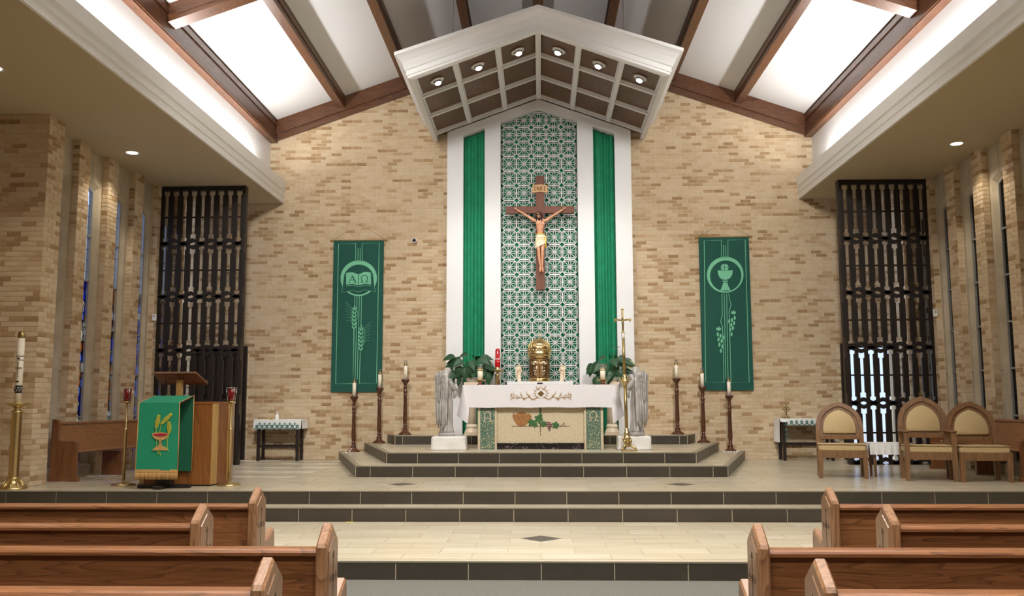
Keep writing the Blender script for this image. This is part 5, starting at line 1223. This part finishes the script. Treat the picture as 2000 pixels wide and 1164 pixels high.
b.build('silver_cross', 'steel', pa); B().box(-.02, -.046, 1.655, .02, -.04, 1.67).box(-.02, -.046, 1.355, .02, -.04, 1.37).build('year_mark', 'black', pa)

# ------------------------------------------------------------------ side benches against the window piers
def bench(s, label):
    t = thing('side_bench', label, 'bench', (s*(6.84 if s < 0 else 6.87), 12.72, .48), s*math.radians(6 if s < 0 else 4))
    X = lambda x: -s*x     # x grows towards the sanctuary
    prof = [(-.02, 0), (.38, 0), (.385, .03), (.37, .06), (.37, .50), (.365, .54), (.32, .555), (.14, .56), (.10, .58), (.085, .62), (.085, .80), (.07, .845), (.03, .86), (-.02, .86)]
    for y in (0, 2.45): B().prism([(X(x), z) for x, z in prof], y, y+.05).prism([(X(x), z) for x, z in ((-.03, 0), (.40, 0), (.40, .06), (-.03, .06))], y-.008, y+.058).build('bench_end', 'benchz', t)
    B().add([(X(a), y, z) for y in (.05, 2.45) for a, z in ((.0, .80), (.04, .80), (.10, .40), (.06, .40))], [(0, 1, 2, 3), (4, 5, 6, 7), (0, 1, 5, 4), (1, 2, 6, 5), (2, 3, 7, 6), (3, 0, 4, 7)]).build('backrest', 'bench', t)
    B().prism([(X(x), z) for x, z in ((-.005, .79), (.065, .79), (.065, .815), (.05, .82), (.01, .82), (-.005, .81))], .05, 2.45).build('top_rail', 'bench', t)
    B().add([(X(a), y, z) for y in (.05, 2.45) for a, z in ((.06, .36), (.36, .395), (.375, .41), (.36, .43), (.07, .405))], [tuple(range(5)), tuple(range(5, 10))]+[(i, (i+1) % 5, (i+1) % 5+5, i+5) for i in range(5)]).build('seat', 'bench', t)
    B().prism([(X(x), z) for x, z in ((.02, 0), (.33, 0), (.33, .36), (.02, .36))], 1.2, 1.245).build('middle_support', 'benchz', t)
    return t
bench(-1, 'long oak bench along the bright window wall beside the ambo')
bench(1, 'long oak bench along the dark window wall behind the presider chairs')
tag(B().tube([(6.40, 14.9, .922), (6.53, 13.3, .922)], .012, 10).tube([(6.397, 14.95, .926), (6.40, 14.9, .926)], .016, 10).build('candle_lighter', 'brass'), 'long brass candle lighter lying on the bench behind the chairs', 'candle lighter')

# ------------------------------------------------------------------ credence tables
def clothtop(name, label, x0, x1, y0, y1, z, drops, lace, group=None):
    """cloth over a table: drops = (front, right, back, left); scalloped lace with teal flowers along the front"""
    t = thing(name, label, 'tablecloth', (0, 0, 0), 0, group)
    b = B().box(x0-.006, y0-.006, z, x1+.006, y1+.006, z+.006)
    def fall(p, q, d, n, out):
        N = 40; rows = []
        for k in range(6):
            f = k/5; r = []
            for i in range(N+1):
                u = i/N; x, y = p[0]+(q[0]-p[0])*u, p[1]+(q[1]-p[1])*u; w = .010*math.sin(u*n*2*PI)*f+.012*f
                sc = (.016*abs(math.sin(u*n*PI)) if lace else 0)*(f == 1)
                r.append((x+out[0]*(w+.006), y+out[1]*(w+.006), z+.006-(d+sc)*f))
            rows.append(r)
        b.loft(rows, sm=True, closed=False)
    fr, ri, bk, le = drops
    fall((x0, y0), (x1, y0), fr, 7, (0, -1)); fall((x1, y0), (x1, y1), ri, 3, (1, 0)); fall((x0, y1), (x0, y0), le, 3, (-1, 0))
    b.build('cloth', 'lace', t)
    return t
def flower(t, x, y, z, sc=1, along='x'):
    b = B()
    for q in range(4):
        a = q*PI/2+PI/4; b.ball((.013*sc*math.cos(a), 0, .013*sc*math.sin(a)), .009*sc, .003, .009*sc, 6, 4)
    b.ribbon([(-.04*sc, -.02*sc), (-.02*sc, -.03*sc), (0, -.018*sc), (.02*sc, -.03*sc), (.04*sc, -.02*sc)], .006*sc, -.002, .002)
    b.box(-.003, -.002, .01, .003, .002, .032*sc)
    if along == 'y': b.xf(Matrix.Rotation(PI/2, 4, 'Z'))
    b.xf(Matrix.Translation((x, y, z))); b.build('lace_flower', 'teal', t)
def credence(x0, x1, y0, y1, label, stretch):
    t = thing('credence_table', label, 'table', ((x0+x1)/2, (y0+y1)/2, .48)); w, d = x1-x0, y1-y0
    B().cbox(-w/2, -d/2, .735, w/2, d/2, .762, .005).build('top', 'darkp', t)
    B().box(-w/2+.05, -d/2+.03, .66, w/2-.05, d/2-.03, .735).build('apron', 'darkp', t)
    for sx in (-1, 1):
        for sy in (-1, 1): B().cbox(sx*(w/2-.07)-.026, sy*(d/2-.045)-.026, 0, sx*(w/2-.07)+.026, sy*(d/2-.045)+.026, .70, .004).build('leg', 'darkp', t)
    for sy in (-1, 1): B().box(-w/2+.07, sy*(d/2-.045)-.012, stretch-.022, w/2-.07, sy*(d/2-.045)+.012, stretch+.022).build('stretcher', 'darkp', t)
    return t
credence(-5.38, -4.50, 17.16, 17.56, 'small dark table with a lace-edged white cloth between the ambo and the dais', .27)
ct = clothtop('tablecloth', 'white cloth with a teal lace hem on the table beside the ambo', -5.39, -4.49, 17.15, 17.57, 1.243, (.165, .165, .1, .14), True)
for k in range(9): flower(ct, -5.32+k*.0955, 17.115, 1.125, 1.6)
for k in range(8): flower(ct, -5.272+k*.0955, 17.116, 1.172, 1.0)
credence(4.44, 5.46, 17.16, 17.56, 'dark side table with a white cloth between the chalice banner and the lattice screen', .30)
ct = clothtop('tablecloth', 'white cloth with a lace runner on the table beside the lattice screen', 4.43, 5.47, 17.15, 17.57, 1.243, (.05, .40, .1, .42), True)
rn = B().box(4.56, 17.12, 1.13, 5.44, 17.126, 1.255); rn.build('lace_runner', 'lace', ct)
for k in range(9): flower(ct, 4.63+k*.094, 17.116, 1.185, 1.6)
for k in range(4): flower(ct, 4.53, 17.112, .88+k*.09, 1.0)
bo = thing('sanitizer_bottle', 'small clear pump bottle on the lace-edged table', 'bottle', (-5.0, 17.33, 1.249))
B().lathe([(.028, 0), (.03, .01), (.03, .08), (.012, .10), (.012, .11)], 16).build('bottle', 'plastic', bo); B().lathe([(.01, .11), (.016, .115), (.012, .14), (.004, .15)], 12).box(-.03, -.006, .14, .006, .006, .152).build('pump', 'plastic', bo)
bw = thing('small_dish', 'low tan dish on the lace-edged table beside the pump bottle', 'dish', (-5.12, 17.30, 1.249)); B().lathe([(.03, 0), (.05, .02), (.06, .035), (.056, .037), (.04, .02), (.005, .015)], 20).build('bowl', 'ambolight', bw)
cr2 = thing('table_crucifix', 'small brass flowered cross standing on the white cloth near the screen', 'cross', (4.60, 17.33, 1.249))
B().lathe([(.05, 0), (.05, .01), (.015, .03), (.012, .06), (.02, .07), (.01, .09)], 16).build('base', 'brassd', cr2); b = B().box(-.008, -.006, .08, .008, .006, .24).box(-.06, -.006, .165, .06, .006, .182)
for x, z in ((0, .245), (-.065, .173), (.065, .173), (.03, .21), (-.03, .21), (.03, .14), (-.03, .14)): b.ball((x, 0, z), .018, .012, .018, 7, 5)
b.build('cross', 'brassd', cr2)

# ------------------------------------------------------------------ presider chairs and the small table
def arch(hw, z0, zs, zt):
    zs -= .05; q = [(1, 0), (.985, .17), (.935, .37), (.83, .565), (.66, .735), (.44, .865), (.21, .955)]
    p = [(-hw, z0)]+[(-hw*a, zs+(zt-zs)*b) for a, b in q]
    return p+[(0, zt)]+[(-x, z) for x, z in p][::-1]
def chair(loc, rz, k, arms, label):
    t = thing('presider_chair', label, 'chair', loc, rz, 'presider chairs')
    hw = .33; lean = lambda z: .20+max(z-.4, 0)*.16
    def bent(pts, y0, y1): return [[(x, lean(z)+y, z) for x, z in pts] for y in (y0, y1)]
    o = arch(hw, 0, .74*k, 1.075*k); i1 = arch(hw-.06, .0, .73*k, 1.015*k)
    fr = B(); n = len(o)
    f = [(a[0], lean(a[1])-.03, a[1]) for a in o]; fi_ = [(a[0], lean(a[1])-.03, a[1]) for a in i1]; bk = [(a[0], lean(a[1])+.03, a[1]) for a in o]; bi = [(a[0], lean(a[1])+.03, a[1]) for a in i1]
    fr.loft([[f[j], fi_[j], bi[j], bk[j]] for j in range(n)]); fr.build('back_frame', 'chair', t)
    i2 = arch(hw-.097, .615*k, .72*k, .965*k)
    q1 = [(a[0], lean(a[1])-.005, a[1]) for a in arch(hw-.055, .545*k, .73*k, 1.02*k)]; q2 = [(p[0], p[1]+.025, p[2]) for p in q1]
    B().loft([q1, q2]).build('back_panel', 'chair', t)
    u1 = [(a[0], lean(a[1])-.005, a[1]) for a in i2]; u2 = [(a[0]*.97, lean(a[1])-.032, .77*k+(a[1]-.77*k)*.96) for a in i2]; u3 = [(a[0]*.88, lean(a[1])-.045, .77*k+(a[1]-.77*k)*.88) for a in i2]
    B().loft([u1, u2, u3], sm=True).build('back_cushion', 'fabric', t)
    B().cbox(-hw+.065, lean(.55)-.022, .53*k, hw-.065, lean(.55)+.02, .585*k, .004).build('back_rail', 'chair', t)
    b = B(); rr = []
    for z, e in ((.385, .0), (.40, .014), (.45, .016), (.472, .004), (.480, -.03)):
        rr.append([(x+math.copysign(e, x), y+math.copysign(e, y-.0), z) for x, y in [(-hw+.05, -.26), (-hw+.03, -.24), (-hw+.03, .17), (hw-.03, .17), (hw-.03, -.24), (hw-.05, -.26)]])
    b.loft(rr, sm=False); b.build('seat_cushion', 'fabric', t)
    B().cbox(-hw+.05, -.27, .285, hw-.05, -.235, .39, .004).build('front_apron', 'chair', t)
    for s in (-1, 1):
        B().box(min(s*(hw-.06), s*(hw-.03)), -.24, .29, max(s*(hw-.06), s*(hw-.03)), .2, .39).build('side_rail', 'chair', t)
        top = .62*k if arms else .40
        B().loft([[(s*hw-s*.0, -.275, 0), (s*(hw-.052), -.275, 0), (s*(hw-.052), -.225, 0), (s*hw, -.225, 0)], [(s*hw, -.285, .25), (s*(hw-.062), -.285, .25), (s*(hw-.062), -.22, .25), (s*hw, -.22, .25)], [(s*hw, -.285, top), (s*(hw-.06), -.285, top), (s*(hw-.06), -.225, top), (s*hw, -.225, top)]]).build('front_leg', 'chair', t)
        if arms: B().cbox(min(s*(hw-.075), s*(hw+.012)), -.31, top, max(s*(hw-.075), s*(hw+.012)), .26, top+.022, .008).build('armrest', 'chair', t)
chair((4.34, 13.46, .48), math.radians(-14), 1.0, False, 'oak armless chair with arched tan back, beside the white side table on the dais side')
chair((5.38, 13.02, .48), math.radians(-13), 1.07, True, 'largest oak presider armchair with pointed tan back, in the middle of three')
chair((6.0, 12.84, .48), math.radians(-6), 1.0, False, 'oak armless chair with arched tan back, beside the side bench end')
tt = thing('side_table', 'small wooden table under a white cloth between two presider chairs', 'table', (5.06, 13.60, .48), math.radians(-6))
B().cbox(-.27, -.17, .455, .27, .17, .48, .004).build('top', 'chair', tt)
for sx in (-1, 1):
    for sy in (-1, 1): B().loft([[(sx*.22-.015, sy*.13-.015, 0), (sx*.22+.015, sy*.13-.015, 0), (sx*.22+.015, sy*.13+.015, 0), (sx*.22-.015, sy*.13+.015, 0)], [(sx*.23-.022, sy*.14-.022, .455), (sx*.23+.022, sy*.14-.022, .455), (sx*.23+.022, sy*.14+.022, .455), (sx*.23-.022, sy*.14+.022, .455)]]).build('leg', 'chair', tt)
t = clothtop('tablecloth', 'plain white cloth on the small table between the presider chairs', -.305, .30, -.19, .19, .0, (.165, .165, .1, .165), False); t.location = (5.06, 13.60, .961); t.rotation_euler.z = math.radians(-6)

# ------------------------------------------------------------------ small fittings on the walls
for s in (-1, 1):
    w = thing('wall_sensor', 'small white box sensor on the brick pier beside the %s' % ('closed-door lattice screen' if s < 0 else 'daylit lattice screen'), 'sensor', (s*6.86, 15.985-.0, 3.08))
    B().cbox(-.035, -.045, -.06, .035, .0, .06, .008).build('housing', 'plastic', w); B().box(-.012, -.048, .01, .012, -.044, .03).build('lens', 'brownp', w)
cmr = thing('security_camera', 'small white dome camera with black eye on the brick wall beside the book banner', 'camera', (-2.45, 17.585, 4.72))
b = B().lathe([(.05, 0), (.055, .03), (.045, .05), (.02, .055)], 18); b.xf(Matrix.Rotation(PI/2, 4, 'X')); b.build('housing', 'plastic', cmr); B().ball((.0, -.055, -.0), .036, .03, .036, 12, 8).build('dome', 'black', cmr)
sw = thing('light_switch', 'pale double switch plate on the dark closed door behind the ambo', 'switch', (-6.02, 17.56, 2.12)); B().cbox(-.035, -.012, -.06, .035, .0, .06, .004).build('plate', 'steel', sw); B().box(-.015, -.018, .01, .015, -.01, .035).box(-.015, -.018, -.035, .015, -.01, -.01).build('toggle', 'plastic', sw)

tag(B().box(-2.30, 10.90, .1605, -2.215, 10.955, .1625).build('floor_marker', mat('yellow_tape', '#d9c35a', .6)), 'short strip of yellow tape on the landing below the steps', 'tape')

# ------------------------------------------------------------------ pews
def pew(x_end, y0, s, xlen, label):
    """s=-1: pew reaching away towards -x; the carved end faces the aisle at x_end"""
    t = thing('pew', label, 'pew', (x_end, y0, 0), 0, 'oak pews'); X = lambda x: s*x
    def bev(pts, a, b, c, inset):
        cx_ = sum(p[0] for p in pts)/len(pts)
        def ins(pts, d):
            out = []
            n = len(pts)
            for i in range(n):
                p, q, r = Vector(pts[i-1]), Vector(pts[i]), Vector(pts[(i+1) % n]); e1 = (q-p).normalized(); e2 = (r-q).normalized()
                n1 = Vector((-e1.y, e1.x)); n2 = Vector((-e2.y, e2.x)); m_ = (n1+n2); l = m_.length
                m_ = m_/l if l > 1e-6 else n1; k = d/max(m_.dot(n1), .5); out.append((q.x+m_.x*k, q.y+m_.y*k))
            return out
        return ins(pts, inset)
    prof = [(0, 0), (.50, 0), (.50, .56), (.485, .625), (.465, .635), (.30, .565), (.265, .585), (.262, .62), (.262, .86), (.25, .88), (.131, .962), (.012, .88), (0, .86)]
    e = .012; pin = bev(prof, 0, 0, 0, e)
    b = B().loft([[(X(x), y, z) for y, z in pts] for x, pts in ((-.055, pin), (-.045, prof), (-.010, prof), (0, pin))])
    en = b.build('pew_end', 'pewend', t)
    up_ = [(.035, .10), (.227, .10), (.227, .84), (.131, .905), (.035, .84)]
    B().loft([[(X(x), y, z) for y, z in pts] for x, pts in ((-.002, up_), (.005, bev(up_, 0, 0, 0, .006)))]).build('raised_panel', 'pewend', en)
    c = B(); xi, xo = X(.004), X(.0062); cy, cz = .131, .70
    def strk(y0_, z0_, y1_, z1_, w):
        d = Vector((y1_-y0_, z1_-z0_)); L = d.length; d /= L; n = Vector((-d.y, d.x))*w/2
        c.prism([(y0_-n.x, z0_-n.y), (y1_-n.x, z1_-n.y), (y1_+n.x, z1_+n.y), (y0_+n.x, z0_+n.y)], xi, xo, 'x')
    strk(cy, .46, cy, .80, .005); strk(cy-.05, cz, cy+.05, cz, .005)
    for (y, z, dy, dz) in ((cy, .80, 0, 1), (cy-.05, cz, -1, 0), (cy+.05, cz, 1, 0), (cy, .46, 0, -1)):
        px, pz = -dz, dy
        for a, f, r in ((0, .018, .011), (1, .004, .010), (-1, .004, .010)):
            oy, oz = y+dy*f+px*a*.013, z+dz*f+pz*a*.013
            c.prism([(oy+dy*r, oz+dz*r), (oy+px*r*.6, oz+pz*r*.6), (oy-dy*r*.8, oz-dz*r*.8), (oy-px*r*.6, oz-pz*r*.6)], xi, xo, 'x')
    for a in (-1, 1): strk(cy, cz, cy+a*.018, cz+.018, .005); strk(cy, cz, cy+a*.018, cz-.018, .005)
    c.build('inlaid_cross', 'inkblack', en)
    B().prism([(X(-.05), .10), (X(-xlen), .10), (X(-xlen), .822), (X(-.05), .822)], .075, .10).build('back_panel', 'pew', t)
    B().prism([(X(-.05), .40), (X(-xlen), .40), (X(-xlen), .408), (X(-.05), .408)], .072, .08).build('panel_bead', 'pewend', t)
    B().prism([(.045, .815), (.05, .812), (.165, .812), (.17, .82), (.165, .838), (.15, .846), (.07, .846), (.05, .84), (.044, .83)], X(-.05), X(-xlen), 'x').build('top_rail', 'pew', t)
    B().prism([(.10, .40), (.48, .42), (.49, .435), (.48, .45), (.10, .435)], X(-.05), X(-xlen), 'x').build('seat', 'pew', t)
    B().prism([(.02, .03), (.06, .03), (.06, .10), (.02, .10)], X(-.05), X(-xlen), 'x').prism([(.06, .05), (.46, .05), (.46, .40), (.06, .40)], X(-xlen*.5), X(-xlen*.5-.05), 'x').build('support', 'pew', t)
for s, nm in ((-1, 'ambo'), (1, 'chair')):
    for i, (x, y) in enumerate(((2.0, 6.45), (2.0, 5.38), (1.04, 4.50), (1.04, 3.49))):
        pew(s*x, y, -s, 6.6-x+.0, 'oak pew with gabled inlaid end, %s row from the steps on the %s side' % (('first', 'second', 'third', 'fourth')[i], nm))
